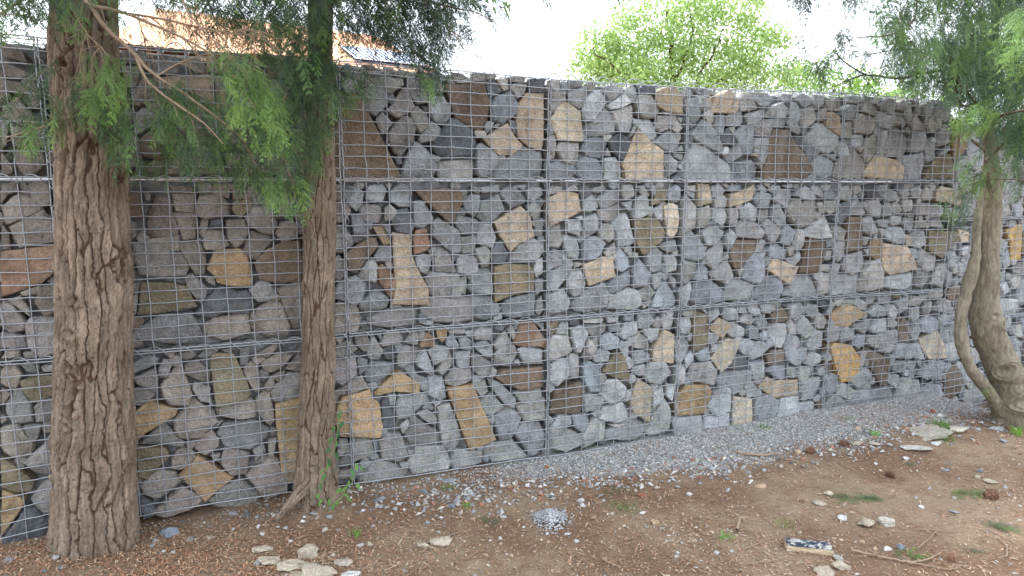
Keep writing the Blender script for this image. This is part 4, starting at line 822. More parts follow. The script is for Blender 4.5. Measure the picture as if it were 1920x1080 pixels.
Y3 = 3.92
tree3 = empty('conifer_tree', tuple(atY(1890, 800, Y3)*[1, 1, 0])); tag(tree3, 'twisted double-stemmed conifer at the right edge with smooth olive bark and a knotted base', 'tree', 'trees in front of the gabion wall')
o3 = np.array(tree3.location)
r3 = [(1862, 1985, 850), (1860, 1975, 800), (1861, 1962, 770), (1858, 1945, 735), (1851, 1924, 705), (1838, 1905, 670), (1822, 1888, 630), (1815, 1878, 592), (1822, 1874, 560), (1826, 1875, 520), (1828, 1874, 480), (1835, 1876, 430), (1842, 1880, 380), (1845, 1878, 320), (1842, 1866, 270), (1840, 1862, 200), (1850, 1870, 100), (1865, 1884, -40), (1880, 1896, -300)]
mb = MB(); kn = []
T3 = pathpx(r3, Y3)
for (px, py, kr, kd) in [(1905, 690, .05, .022), (1918, 745, .06, .03), (1850, 615, .03, .008), (1865, 590, .02, .006), (1900, 720, .045, .014)]:
    th_, l_ = knot_at(T3, px, py, Y3, .1); kn.append((th_, l_, kr, kd))
trunk_add(mb, [(*(np.array(p[:3])-o3), p[3]) for p in T3], 150, .006, 'twist', 51, kn, (0.02, .12, .03, 4))
r3b = [(1862, 1900, 775, 0.0), (1846, 1872, 742, -.06), (1826, 1850, 715, -.1), (1806, 1832, 690, -.12), (1795, 1820, 662, -.12), (1789, 1813, 635, -.12), (1789, 1812, 605, -.11), (1793, 1816, 575, -.10), (1800, 1824, 545, -.09), (1810, 1833, 515, -.08), (1819, 1840, 480, -.07), (1822, 1840, 440, -.05), (1826, 1841, 400, -.04), (1835, 1847, 360, -.02), (1842, 1852, 320, 0), (1848, 1856, 280, 0)]
pp = []
for (xl, xr, y, dy) in r3b: pp.append((*(np.array(pathpx([(xl, xr, y)], Y3+dy)[0][:3])-o3), pathpx([(xl, xr, y)], Y3+dy)[0][3]))
trunk_add(mb, pp, 64, .006, 'twist', 61)
for (x0, y0, x1_, y1_, rr) in [(1850, 285, 1822, 262, .012), (1852, 300, 1880, 270, .016)]:
    a = atY(x0, y0, Y3-.02)-o3; b_ = atY(x1_, y1_, Y3-.1)-o3
    trunk_add(mb, [(*(a+(b_-a)*u), rr*(1-.4*u)) for u in np.linspace(0, 1, 4)], 24, .006, 'twist', 71)
mb.build('trunk', M_BARK3, tree3, smooth=True)

# ---------------------------------------------------------------- cypress foliage
def spray_template(seed, n=11, open_=1.0):
    rg = np.random.default_rng(seed); V = []; F = []; TIP = []
    def strip(p, q, w, up):
        p = np.array(p); q = np.array(q); d = q-p; l = np.linalg.norm(d)+1e-9; s = np.cross(d/l, up); s /= np.linalg.norm(s)+1e-9
        m_ = p+d*.45; k = len(V)
        V.extend([p-s*w*.3, m_-s*w*.55+up*w*.15, q, m_+s*w*.55-up*w*.15]); F.append((k, k+1, k+2, k+3))
        TIP.extend([np.linalg.norm(x) for x in (p, m_, q, m_)])
    up0 = np.array([0, 0, 1.0])
    k1, k2 = rg.uniform(2, 5, 2)
    def axis(t): return np.array([t, .06*math.sin(t*k1+seed), -.22*t*t+.02*math.sin(t*k2*2)])
    pts = [axis(t) for t in np.linspace(0, 1, 9)]
    for a, b_ in zip(pts[:-1], pts[1:]): strip(a, b_, .017, up0)
    for i in range(1, n+1):
        t = (i+rg.uniform(-.3, .3))/(n+1.0); base = axis(t)
        for sgn in (-1, 1):
            if rg.uniform() < .12: continue
            ll = (.42*(1-t)**.7+.07)*rg.uniform(.55, 1.2)*open_; ang = math.radians(rg.uniform(34, 60))*sgn
            dirv = np.array([math.cos(ang), math.sin(ang), rg.uniform(-.45, .12)]); dirv /= np.linalg.norm(dirv)
            perp = np.array([-dirv[1], dirv[0], 0])
            end = base+dirv*ll+np.array([0, 0, -.12*ll]); up = np.array([rg.uniform(-.5, .5), rg.uniform(-.5, .5), 1.0]); up /= np.linalg.norm(up)
            strip(base, end, .014, up)
            m_ = max(2, int(ll/.042))
            for q in range(1, m_+1):
                u = q/(m_+.6); b2 = base+(end-base)*u
                for sg in (-1, 1):
                    l2 = (.050*(1-u)+.030)*rg.uniform(.6, 1.25); d2 = dirv*math.cos(.6)+perp*sg*math.sin(.6)+np.array([0, 0, rg.uniform(-.4, .3)])
                    strip(b2, b2+d2*l2, .0155, up)
    return np.array(V), np.array(F), np.clip(np.array(TIP), 0, 1)
TPL = [spray_template(s, n_, o) for s, n_, o in ((1, 9, 1.0), (2, 9, .75), (3, 8, 1.1), (4, 10, .6), (7, 8, .85), (8, 9, .7))]
TPL_L = [spray_template(s, 6, o) for s, o in ((5, 1.0), (6, .8))]
LC = {'dark': (.042, .075, .034), 'mid': (.078, .138, .046), 'bright': (.115, .20, .055), 'blue': (.060, .105, .055), 'sil': (.028, .044, .032), 'lime': (.16, .26, .065), 'brown': (.30, .16, .07)}  # sil: backlit silhouette darkness put into the leaf colour
def add_sprays(mb, org, items):
    """items: position, axis direction, size, colour key, light template?"""
    for (p, d, size, ck, low) in items:
        tp = random.choice(TPL_L if low else TPL); V, F, tip = tp
        d = np.array(d, float); d /= np.linalg.norm(d)
        side = np.cross(d, np.array([0, 0, 1.0]))
        if np.linalg.norm(side) < .2: side = np.array([1.0, 0, 0])
        side /= np.linalg.norm(side); rl = random.uniform(-1.3, 1.3); up = np.cross(side, d)
        s2 = side*math.cos(rl)+up*math.sin(rl); u2 = np.cross(s2, d)
        W = (V[:, :1]*d + V[:, 1:2]*s2 + V[:, 2:3]*(u2*.5+np.array([0, 0, .75])))*size + np.array(p) - org
        base = np.array(LC[ck])*random.uniform(.75, 1.3)
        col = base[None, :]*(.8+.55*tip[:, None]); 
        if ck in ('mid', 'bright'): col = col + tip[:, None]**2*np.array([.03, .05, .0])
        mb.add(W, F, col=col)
def inpoly(P, x, y):
    r = False; n = len(P)
    for i in range(n):
        x1, y1 = P[i]; x2, y2 = P[(i+1) % n]
        if (y1 > y) != (y2 > y) and x < (x2-x1)*(y-y1)/(y2-y1)+x1: r = not r
    return r
DENS = 1.15
def dens(v):
    global DENS
    DENS = v
def cloud(poly, n, Y, size, ang, ck, spread=28, low=False):
    """sprays growing in an outline given on the photograph at depth range Y; ang: direction in degrees (0 right, -90 down)"""
    n = int(n*DENS); out = []; xs = [p[0] for p in poly]; ys = [p[1] for p in poly]
    while len(out) < n:
        x = random.uniform(min(xs), max(xs)); y = random.uniform(min(ys), max(ys))
        if not inpoly(poly, x, y): continue
        yy = random.uniform(*Y); a = math.radians(random.gauss(ang, spread)); tl = random.gauss(0, .45)
        d = (math.cos(a)*math.cos(tl), math.sin(tl)*.8, math.sin(a)*math.cos(tl))
        sz = size*random.uniform(.5, 1.15); p = atY(x, y, yy)-np.array(d)*sz*.5
        k = ck if isinstance(ck, str) else random.choice(ck)
        out.append((p, d, sz, k, low))
    return out
random.seed(11)
def twigs(mb, org, lines, sub=0, subl=.10):
    for ln in lines:
        pts = np.array([atY(x, y, yy) for (x, y, yy) in ln[0]]); r0, r1_ = ln[1]
        L = np.concatenate([[0], np.cumsum(np.linalg.norm(np.diff(pts, axis=0), axis=1))]); n = max(6, int(L[-1]/.02)); t = np.linspace(0, L[-1], n)
        Q = np.stack([np.interp(t, L, pts[:, i]) for i in range(3)], -1)
        ker = np.hanning(7)[1:-1]; ker /= ker.sum()
        for i in range(3): Q[:, i] = np.convolve(np.pad(Q[:, i], 2, mode='reflect', reflect_type='odd'), ker, 'valid')
        Q = Q + .0022*np.stack([vnoise(t*30, t*0+i, seed=len(mb.v)+i) for i in range(3)], -1)
        mb.tube(Q-org, np.linspace(r0, r1_, n), 7)
        for k in range(sub if len(ln) < 3 else ln[2]):
            u = random.randrange(2, n-1); d = Q[u]-Q[u-1]; d /= np.linalg.norm(d)
            d2 = d*random.uniform(.4, 1)+np.array([random.uniform(-.7, .7), random.uniform(-.4, .4), random.uniform(-.9, .3)]); d2 /= np.linalg.norm(d2)
            l = subl*random.uniform(.4, 1.4); tt = np.linspace(0, 1, 6)[:, None]
            q = Q[u]+d2*l*tt+np.array([0, 0, -.25*l])*tt**2+.004*RNG.normal(size=(6, 3))*tt
            mb.tube(q-org, np.linspace(.0016, .0007, 6), 4)
# --- tree 1
b1 = MB()
A_ = [([(170, -60, 2.42), (160, -10, 2.25), (190, 45, 2.2), (255, 105, 2.2), (290, 143, 2.2), (330, 165, 2.22), (400, 215, 2.25), (455, 260, 2.3), (470, 290, 2.35)], (.0085, .003), 10),
 ([(255, 105, 2.2), (272, 150, 2.18), (310, 180, 2.16), (350, 210, 2.15), (380, 225, 2.15), (420, 270, 2.15)], (.005, .0015), 8),
 ([(135, -40, 2.4), (165, 8, 2.22), (235, 25, 2.2), (320, 60, 2.2), (390, 95, 2.22), (430, 140, 2.25), (465, 158, 2.3)], (.0075, .002), 16),
 ([(235, 25, 2.2), (300, 35, 2.25), (370, 50, 2.3), (430, 62, 2.3), (490, 68, 2.35), (520, 90, 2.35)], (.004, .001), 16),
 ([(330, -30, 2.3), (350, 20, 2.25), (385, 62, 2.22), (430, 100, 2.2), (470, 150, 2.2)], (.004, .0012), 10),
 ([(120, -30, 2.3), (135, 20, 2.28), (160, 60, 2.27), (195, 95, 2.26), (210, 115, 2.25)], (.004, .0015), 4),
 ([(165, 60, 2.27), (150, 90, 2.26), (148, 130, 2.26), (160, 170, 2.26)], (.0025, .0008), 3),
 ([(185, 90, 2.27), (170, 110, 2.26), (172, 140, 2.25)], (.0025, .0008), 3),
 ([(0, 25, 2.2), (30, 8, 2.22), (70, -20, 2.3)], (.004, .004), 3), ([(0, 26, 2.2), (25, 30, 2.2), (48, 25, 2.2), (80, 40, 2.2)], (.0025, .0012), 5),
 ([(150, 215, 2.36), (120, 225, 2.25), (80, 240, 2.2), (40, 250, 2.15), (10, 258, 2.12)], (.005, .0015), 8), ([(150, 215, 2.36), (180, 212, 2.28), (205, 215, 2.2)], (.004, .001), 3),
 ([(110, 130, 2.36), (90, 128, 2.25), (60, 150, 2.2), (30, 190, 2.15)], (.004, .001), 5),
 ([(290, 145, 2.2), (330, 120, 2.25), (380, 100, 2.3), (440, 105, 2.3)], (.003, .001), 14), ([(430, 140, 2.25), (470, 190, 2.3), (510, 240, 2.35), (545, 330, 2.4)], (.003, .001), 5),
 ([(260, 30, 2.3), (262, 60, 2.28), (290, 90, 2.26)], (.002, .0008), 6), ([(380, 60, 2.3), (440, 55, 2.3), (500, 60, 2.3)], (.002, .0008), 12)]
twigs(b1, o1, A_, subl=.085)
b1.build('branch', M_TWIG, tree1, smooth=True)
f1 = MB(); it = []
it += cloud([(95, -60), (240, -60), (235, 40), (150, 60), (110, 40)], 18, (2.0, 2.3), .13, -85, ['dark', 'mid'])
it += cloud([(-40, -60), (95, -60), (92, 40), (60, 62), (20, 50), (-40, 60)], 45, (2.0, 2.45), .15, -80, ['dark', 'dark', 'mid'])
it += cloud([(0, -60), (260, -60), (260, 5), (0, 10)], 40, (2.0, 2.5), .16, -80, ['dark', 'mid'])
it += cloud([(55, 120), (100, 125), (100, 185), (60, 200), (20, 175)], 16, (2.1, 2.3), .11, -110, 'dark')
it += cloud([(5, 170), (40, 160), (40, 225), (15, 240)], 10, (2.1, 2.3), .09, -100, ['mid', 'dark'])
it += cloud([(-10, 235), (110, 205), (115, 270), (60, 285), (0, 260)], 34, (2.1, 2.3), .09, -105, ['mid', 'bright', 'dark'])
it += cloud([(100, 190), (165, 195), (160, 235), (105, 250)], 14, (2.2, 2.3), .09, -80, ['mid', 'dark'])
it += cloud([(150, 105), (185, 100), (165, 190), (140, 195)], 12, (2.15, 2.3), .10, -100, ['mid', 'dark'])
it += cloud([(195, 110), (245, 120), (255, 180), (235, 215), (170, 220), (150, 235), (165, 180)], 40, (2.1, 2.28), .11, -105, ['bright', 'mid', 'bright'])
it += cloud([(180, 200), (240, 200), (265, 280), (240, 330), (210, 300), (180, 250)], 46, (2.2, 2.36), .12, -85, ['dark', 'blue', 'mid'])
it += cloud([(280, 165), (345, 155), (380, 200), (300, 215)], 20, (2.15, 2.35), .10, -75, ['mid', 'dark'])
it += cloud([(290, 190), (400, 190), (430, 260), (420, 290), (350, 300), (300, 270), (280, 220)], 75, (2.15, 2.45), .12, -75, ['mid', 'mid', 'blue'])
it += cloud([(390, 100), (440, 95), (470, 130), (540, 190), (560, 260), (540, 300), (470, 270), (430, 240), (400, 180)], 105, (2.1, 2.5), .12, -72, ['mid', 'bright', 'dark'])
it += cloud([(410, 95), (470, 110), (520, 180), (525, 225), (490, 230), (430, 160)], 36, (2.05, 2.2), .11, -65, ['bright', 'bright', 'mid'])
it += cloud([(430, 150), (450, 150), (460, 230), (440, 240)], 10, (2.05, 2.15), .10, -88, ['lime', 'bright'])
it += cloud([(490, 210), (525, 200), (530, 285), (505, 290)], 18, (2.05, 2.2), .10, -85, ['bright', 'lime'])
it += cloud([(310, 270), (460, 265), (560, 300), (560, 360), (520, 375), (440, 340), (380, 335), (320, 310)], 95, (2.2, 2.5), .12, -75, ['mid', 'dark', 'blue'])
it += cloud([(470, 335), (560, 345), (575, 375), (545, 400), (500, 385)], 26, (2.1, 2.3), .10, -60, ['bright', 'mid', 'lime'])
it += cloud([(235, 300), (330, 310), (310, 345), (240, 330)], 14, (2.3, 2.5), .08, -80, ['dark', 'mid'])
it += cloud([(255, -50), (520, -50), (540, 20), (500, 60), (420, 20), (330, 10), (260, 0)], 70, (2.3, 3.2), .16, -75, ['dark', 'dark', 'mid'])
it += cloud([(310, 10), (560, 10), (580, 105), (480, 95), (330, 70)], 60, (2.7, 3.0), .13, -75, ['dark', 'mid', 'dark'])
it += cloud([(280, 5), (330, 15), (330, 70), (285, 80)], 12, (2.6, 3.0), .12, -88, 'dark')
it += cloud([(430, 30), (560, 40), (580, 100), (520, 130), (450, 90)], 34, (2.5, 3.1), .13, -75, ['dark', 'mid'])
it += cloud([(330, 20), (520, 40), (520, 90), (400, 90)], 12, (2.2, 2.35), .09, -40, 'brown', low=True)
it += cloud([(395, 160), (420, 160), (420, 215), (400, 215)], 4, (2.15, 2.2), .06, -88, 'brown', low=True)
it += cloud([(385, 85), (400, 85), (400, 130), (388, 130)], 4, (2.2, 2.25), .06, -88, 'brown', low=True)
# the crown above the frame that keeps the left of the wall in shade
cr = []
for _ in range(900):
    a = random.uniform(0, 6.28); rr = 1.7*math.sqrt(random.random()); z = random.uniform(2.15, 4.6); rr *= (1-.12*(z-2))
    p = np.array([o1[0]+rr*math.cos(a), o1[1]-.1+rr*math.sin(a), z]); d = (math.cos(a), math.sin(a), random.uniform(-1.1, -.2)); cr.append((p, d, random.uniform(.3, .45), random.choice(['dark', 'mid']), True))
add_sprays(f1, o1, it); add_sprays(f1, o1, [c_ for c_ in cr if not (c_[0][2] < 1.45+.24*c_[0][1]+.30 and c_[0][1] > .3)])
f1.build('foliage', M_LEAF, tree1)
# --- tree 2
dens(1.45); b2m = MB(); f2 = MB(); it = []
B_ = [([(600, -80, 2.86), (680, -40, 2.7), (760, -10, 2.6), (830, 10, 2.55), (900, 25, 2.5), (945, 55, 2.5)], (.008, .0012), 10), ([(690, -60, 2.7), (740, 30, 2.6), (790, 100, 2.6), (815, 160, 2.6)], (.005, .001), 6),
 ([(620, 20, 2.82), (660, 50, 2.7), (700, 90, 2.65), (720, 130, 2.6)], (.004, .001), 6), ([(600, 60, 2.8), (560, 110, 2.7), (530, 200, 2.6), (560, 300, 2.55), (590, 395, 2.5)], (.005, .001), 6),
 ([(800, 0, 2.55), (850, 60, 2.55), (875, 100, 2.55), (910, 110, 2.55)], (.003, .0008), 6), ([(590, 20, 2.8), (530, 60, 2.7), (480, 80, 2.6)], (.003, .001), 8)]
twigs(b2m, o2, B_, subl=.09); b2m.build('branch', M_TWIG, tree2, smooth=True)
it += cloud([(500, -50), (640, -50), (635, 60), (620, 110), (560, 120), (510, 60)], 80, (2.5, 2.78), .15, -80, ['dark', 'dark', 'mid'])
it += cloud([(565, -60), (612, -60), (606, 130), (570, 150)], 30, (2.4, 2.7), .13, -85, ['dark', 'mid', 'sil'])
it += cloud([(260, -60), (560, -60), (560, 70), (430, 60), (300, 20)], 60, (2.6, 3.3), .17, -78, ['dark', 'sil'])
it += cloud([(520, 110), (625, 110), (632, 190), (600, 300), (560, 320), (530, 240)], 105, (2.45, 2.75), .13, -82, ['dark', 'mid', 'blue'])
it += cloud([(540, 280), (600, 250), (590, 330), (570, 400), (545, 370)], 36, (2.4, 2.6), .11, -80, ['mid', 'blue', 'dark'])
it += cloud([(625, 125), (700, 140), (715, 170), (670, 180), (630, 230)], 26, (2.5, 2.72), .10, -65, ['mid', 'dark', 'blue'])
it += cloud([(625, -60), (760, -60), (760, 20), (700, 60), (640, 60)], 95, (2.4, 2.9), .16, -70, ['dark', 'sil', 'mid'])
it += cloud([(640, 50), (700, 50), (720, 85), (680, 70)], 12, (2.5, 2.8), .11, -55, 'sil')
it += cloud([(700, 20), (840, 10), (860, 60), (830, 90), (760, 100), (710, 70)], 66, (2.4, 2.9), .14, -65, ['sil', 'dark'])
it += cloud([(750, -60), (890, -60), (900, 10), (850, 40), (760, 30)], 80, (2.4, 2.8), .15, -60, ['dark', 'sil', 'blue'])
it += cloud([(880, -40), (930, -30), (955, 40), (930, 60), (890, 20)], 18, (2.4, 2.7), .11, -50, 'sil')
it += cloud([(850, 40), (890, 60), (905, 110), (870, 80)], 12, (2.4, 2.7), .10, -60, 'sil', low=True)
it += cloud([(700, 55), (870, 60), (860, 120), (760, 118), (705, 95)], 44, (2.6, 2.9), .09, -75, 'sil')
it += cloud([(765, 90), (840, 90), (835, 150), (805, 170), (785, 160)], 44, (2.45, 2.7), .11, -80, ['dark', 'blue', 'sil'])
it += cloud([(788, 140), (812, 140), (810, 175), (795, 172)], 12, (2.4, 2.5), .07, -88, ['bright', 'mid'])
cr = []  # unseen crown above the frame, thickened to shade the left of the wall
for _ in range(700):
    a = random.uniform(0, 6.28); rr = 1.35*math.sqrt(random.random()); z = random.uniform(2.4, 4.8); rr *= (1-.12*(z-2))
    p = np.array([o2[0]+rr*math.cos(a), o2[1]-.1+rr*math.sin(a), z]); d = (math.cos(a), math.sin(a), random.uniform(-1.1, -.2)); cr.append((p, d, random.uniform(.3, .45), random.choice(['dark', 'mid']), True))
add_sprays(f2, o2, it); add_sprays(f2, o2, [c_ for c_ in cr if not (c_[0][2] < 1.45+.24*c_[0][1]+.30 and c_[0][1] > .3)])
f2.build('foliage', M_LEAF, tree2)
# --- tree 3 (right)
dens(1.9); b3 = MB(); f3 = MB(); it = []
C_ = [([(1852, 215, 3.9), (1800, 195, 3.7), (1785, 140, 3.6), (1780, 110, 3.55), (1800, 60, 3.5), (1820, 20, 3.5)], (.008, .002), 6), ([(1852, 215, 3.9), (1810, 170, 3.75), (1785, 145, 3.6)], (.009, .006), 3),
 ([(1870, 150, 3.95), (1780, 130, 4.2), (1725, 138, 4.3), (1690, 148, 4.35), (1620, 140, 4.4), (1580, 115, 4.4), (1568, 100, 4.4)], (.013, .004), 14), ([(1620, 140, 4.4), (1590, 150, 4.4), (1560, 165, 4.4)], (.006, .002), 4),
 ([(1720, -40, 3.6), (1718, 30, 3.6), (1700, 55, 3.6), (1660, 68, 3.7), (1600, 70, 3.7), (1560, 95, 3.8)], (.006, .0015), 10), ([(1690, -30, 3.5), (1688, 40, 3.5), (1692, 75, 3.5)], (.003, .001), 4),
 ([(1860, 230, 3.7), (1880, 215, 3.3), (1925, 205, 3.0)], (.005, .006), 3), ([(1850, 320, 3.8), (1810, 340, 3.6), (1790, 380, 3.5), (1780, 420, 3.5)], (.004, .001), 5), ([(1930, 340, 3.2), (1880, 335, 3.4), (1820, 345, 3.5)], (.004, .001), 5),
 ([(1800, 120, 3.9), (1700, 90, 4.0), (1580, 110, 4.1), (1500, 120, 4.2)], (.005, .001), 12)]
twigs(b3, o3, C_, subl=.14); b3.build('branch', M_BARK3, tree3, smooth=True)
it += cloud([(1640, -60), (1960, -60), (1960, 120), (1850, 150), (1740, 120), (1650, 60)], 260, (3.2, 4.5), .20, -70, ['mid', 'mid', 'dark', 'blue'])
it += cloud([(1800, -60), (1960, -60), (1960, 260), (1880, 270), (1820, 240), (1790, 100)], 210, (3.3, 3.8), .17, -85, ['mid', 'dark', 'dark', 'blue'])
it += cloud([(1690, 60), (1800, 90), (1790, 170), (1700, 165), (1660, 110)], 70, (3.6, 4.6), .17, -85, ['mid', 'dark', 'blue'])
it += cloud([(1770, 90), (1960, 90), (1960, 260), (1850, 270), (1790, 200)], 150, (3.9, 4.7), .2, -80, ['dark', 'dark', 'blue'])
it += cloud([(1560, 60), (1700, 40), (1700, 150), (1600, 165), (1530, 150)], 44, (3.8, 4.8), .17, -80, ['sil', 'mid', 'dark'], low=False)
it += cloud([(1470, 60), (1600, 50), (1600, 120), (1520, 130)], 14, (4.0, 4.8), .16, -120, 'sil', low=True)
it += cloud([(1440, 110), (1560, 110), (1570, 165), (1480, 165)], 22, (4.6, 5.6), .18, -90, ['mid', 'bright'], low=True)
it += cloud([(1660, 130), (1790, 130), (1790, 175), (1700, 185)], 26, (4.5, 5.2), .17, -80, ['mid', 'dark'])
it += cloud([(1455, -60), (1500, -60), (1500, 5), (1470, 0)], 8, (2.6, 3.0), .14, -88, 'sil')
it += cloud([(1490, -60), (1560, -60), (1530, 25), (1500, 15)], 20, (2.6, 3.0), .13, -88, 'sil')
it += cloud([(1560, -60), (1640, -60), (1625, 30), (1590, 20), (1570, 5)], 22, (2.6, 3.0), .13, -88, ['sil', 'blue'])
it += cloud([(1770, 150), (1800, 150), (1800, 260), (1780, 260)], 16, (3.6, 3.9), .12, -90, ['mid', 'blue'])
it += cloud([(1780, 210), (1870, 180), (1870, 235), (1800, 260)], 34, (3.2, 3.5), .12, -150, ['bright', 'lime', 'mid'])
it += cloud([(1880, 20), (1960, 10), (1960, 170), (1890, 130), (1870, 90)], 34, (2.8, 3.2), .13, -140, ['bright', 'lime'])
it += cloud([(1875, 240), (1960, 210), (1960, 320), (1885, 290)], 40, (3.4, 4.0), .14, -100, ['dark', 'blue', 'mid'])
it += cloud([(1790, 290), (1960, 290), (1960, 370), (1880, 350), (1800, 340)], 42, (3.3, 3.75), .13, -100, ['blue', 'mid', 'mid'])
it += cloud([(1770, 350), (1840, 330), (1835, 380), (1795, 430), (1772, 420)], 20, (3.4, 3.7), .11, -95, ['mid', 'dark', 'blue'])
cr = []
for _ in range(90):
    a = random.uniform(0, 6.28); rr = 1.5*math.sqrt(random.random()); z = random.uniform(2.5, 5.5); rr *= (1-.1*(z-2))
    p = np.array([o3[0]+.3+rr*math.cos(a), o3[1]+rr*math.sin(a), z]); d = (math.cos(a), math.sin(a), random.uniform(-1.1, -.2)); cr.append((p, d, random.uniform(.3, .5), random.choice(['dark', 'mid']), True))
add_sprays(f3, o3, it); add_sprays(f3, o3, [c_ for c_ in cr if not (c_[0][2] < 1.45+.24*c_[0][1]+.35 and c_[0][1] > .3)])
f3.build('foliage', M_LEAF, tree3)

# ---------------------------------------------------------------- background: leafy tree, house
def leafy(name, px, pz, Y, blobs, nleaf, lsize, cols, label, seed, limbs):
    base = atY(px, 400, Y); base[2] = 0
    t = empty(name, tuple(base)); tag(t, label, 'tree')
    rg = np.random.default_rng(seed); mb = MB()
    for (path, ra, rb) in limbs:
        pts = np.array([atY(x, y, Y+dy) if y is not None else base for (x, y, dy) in path])-base
        n = 14; L = np.linspace(0, len(pts)-1, n); Q = np.stack([np.interp(L, np.arange(len(pts)), pts[:, i]) for i in range(3)], -1)+rg.normal(size=(n, 3))*.02
        mb.tube(Q, np.linspace(ra, rb, n), 7)
    mb.build('trunk', M_BARK2, t, smooth=True)
    mb = MB(); tot = sum(b_[2]*b_[3] for b_ in blobs)
    for (x, y, rx, ry, dens) in blobs:
        cnt = int(nleaf*rx*ry*dens/sum(b_[2]*b_[3]*b_[4] for b_ in blobs)); c = atY(x, y, Y); m_ = Y/1280.
        # leaf clumps
        nc = max(3, cnt//52); cc = rg.normal(size=(nc, 3)); cc /= np.linalg.norm(cc, axis=1)[:, None]; cc *= rg.uniform(.35, 1, (nc, 1))**.5
        ctr = c+cc*[rx*m_, (rx+ry)*.5*m_, ry*m_]; who = rg.integers(0, nc, cnt)
        p = ctr[who]+rg.normal(size=(cnt, 3))*[.11, .13, .09]
        d = rg.normal(size=(cnt, 3)); d[:, 2] -= .7; d /= np.linalg.norm(d, axis=1)[:, None]
        s = np.cross(d, rg.normal(size=(cnt, 3))); s /= np.linalg.norm(s, axis=1)[:, None]; u = np.cross(d, s)
        l = lsize*rg.uniform(.6, 1.3, (cnt, 1)); w = l*.62
        V = np.stack([p, p+d*l*.5+s*w*.5+u*l*.12, p+d*l, p+d*l*.5-s*w*.5+u*l*.12], 1).reshape(-1, 3)-base
        F = np.arange(cnt*4).reshape(-1, 4)
        col = np.array(cols)[rg.integers(0, len(cols), cnt)]*rg.uniform(.75, 1.25, (cnt, 1)); mb.add(V, F, col=np.repeat(col, 4, 0))
    mb.build('crown', M_BLEAF, t)
    return t
leafy('leafy_tree', 1270, 0, 11.0, [(1120, 95, 40, 32, 1.0), (1175, 70, 42, 40, 1.0), (1150, 125, 60, 30, 1.0), (1235, 45, 36, 40, .8), (1240, 110, 60, 40, 1.1), (1300, 70, 40, 45, 1.0), (1290, 15, 34, 30, .5), (1365, 50, 42, 50, .8), (1410, 20, 28, 40, .5), (1340, 120, 60, 40, 1.1), (1420, 95, 40, 45, .8), (1455, 60, 24, 40, .35), (1440, 145, 45, 30, .8), (1170, 150, 110, 30, 1.0), (1330, 165, 120, 30, 1.0), (1085, 125, 28, 28, .5), (1250, 230, 190, 60, .6), (1205, 10, 30, 45, .3), (1425, -5, 18, 40, .4), (1320, -30, 20, 50, .4), (1180, 30, 22, 22, .3), (1340, 0, 40, 25, .4), (1390, -20, 50, 25, .4), (1270, -10, 50, 25, .4), (1100, 70, 24, 24, .35), (1470, 110, 26, 36, .5)],
      30000, .055, [(.33, .45, .15), (.42, .53, .22), (.26, .38, .12)], 'airy bright yellow-green leafy tree rising behind the wall right of centre', 3,
      [([(1270, None, 0), (1268, 300, 0), (1262, 130, .1), (1255, 20, .2)], .10, .02), ([(1266, 250, 0), (1330, 110, -.1), (1360, 50, -.1)], .03, .006), ([(1266, 260, 0), (1200, 130, .3), (1150, 60, .3)], .04, .010), ([(1266, 200, 0), (1400, 120, .4), (1450, 60, .5)], .04, .010), ([(1266, 250, 0), (1180, 150, -.3), (1110, 90, -.3)], .03, .008), ([(1262, 160, 0), (1300, 80, 0), (1290, 0, 0)], .03, .008)])
leafy('leafy_tree', 1560, 0, 13.0, [(1560, 160, 80, 40, .8), (1500, 150, 50, 30, .7), (1640, 175, 60, 30, .7), (1720, 185, 70, 30, .5), (1600, 230, 140, 50, 1)],
      7000, .07, [(.20, .34, .08), (.30, .44, .10)], 'lower mid-green leafy tree just above the wall, behind the thin grey branch', 4,
      [([(1560, None, 0), (1560, 300, 0), (1565, 170, .1)], .1, .03), ([(1560, 250, 0), (1620, 180, -.3)], .04, .012)])
# house with orange roof and solar panels
YH = 15.0
hb = atY(480, 300, YH+2); hb[2] = 0
HR = .60; house = empty('house', tuple(hb), HR); tag(house, 'house with orange roof and blue solar panels, seen above the wall through foliage', 'house')
M_PLAS = plain('cream_render', (.62, .50, .38), (.70, .58, .46), 3, .9, 0, .1)
m, N, L, b = mat('orange_roof_tiles'); tc = N.new('ShaderNodeTexCoord')
n1 = noise(N, L, tc.outputs['Object'], 3, 5); L.new(cmix(N, L, n1, (.80, .38, .20), (.88, .50, .30)), b.inputs['Base Color']); b.inputs['Roughness'].default_value = .8; M_ROOF = m
M_PV = plain('solar_cell', (.07, .12, .26), (.10, .16, .32), 6, .5, 0, 0); M_ALU = plain('pale_aluminium_frame', (.75, .77, .80), (.70, .72, .75), 5, .4, .2, 0)
def boxmb(mb, x0, x1, y0, y1, z0, z1):
    v = [(x, y, z) for x in (x0, x1) for y in (y0, y1) for z in (z0, z1)]
    mb.add(v, [(0, 1, 3, 2), (4, 6, 7, 5), (0, 4, 5, 1), (2, 3, 7, 6), (0, 2, 6, 4), (1, 5, 7, 3)])
HX = np.array([math.cos(HR), math.sin(HR), 0]); HY = np.array([-math.sin(HR), math.cos(HR), 0])
def along(px, off):          # position along the house at which its line (off metres behind the origin) crosses a photo column
    k = (px-960)/1280/cp; o = hb+HY*off; t = (k*o[1]-o[0])/(HX[0]-k*HX[1]); return t, o+HX*t
xl = along(232, -.5)[0]; xr = along(838, -.5)[0]
q = along(640, -.5)[1]; ze = atY(640, 121, q[1])[2]; q = along(640, 3.0)[1]; zr = atY(640, 58, q[1])[2]
mbx = MB(); boxmb(mbx, xl+.15, xr-.15, 0, 6, 0, ze-.05); mbx.build('wall', M_PLAS, house)
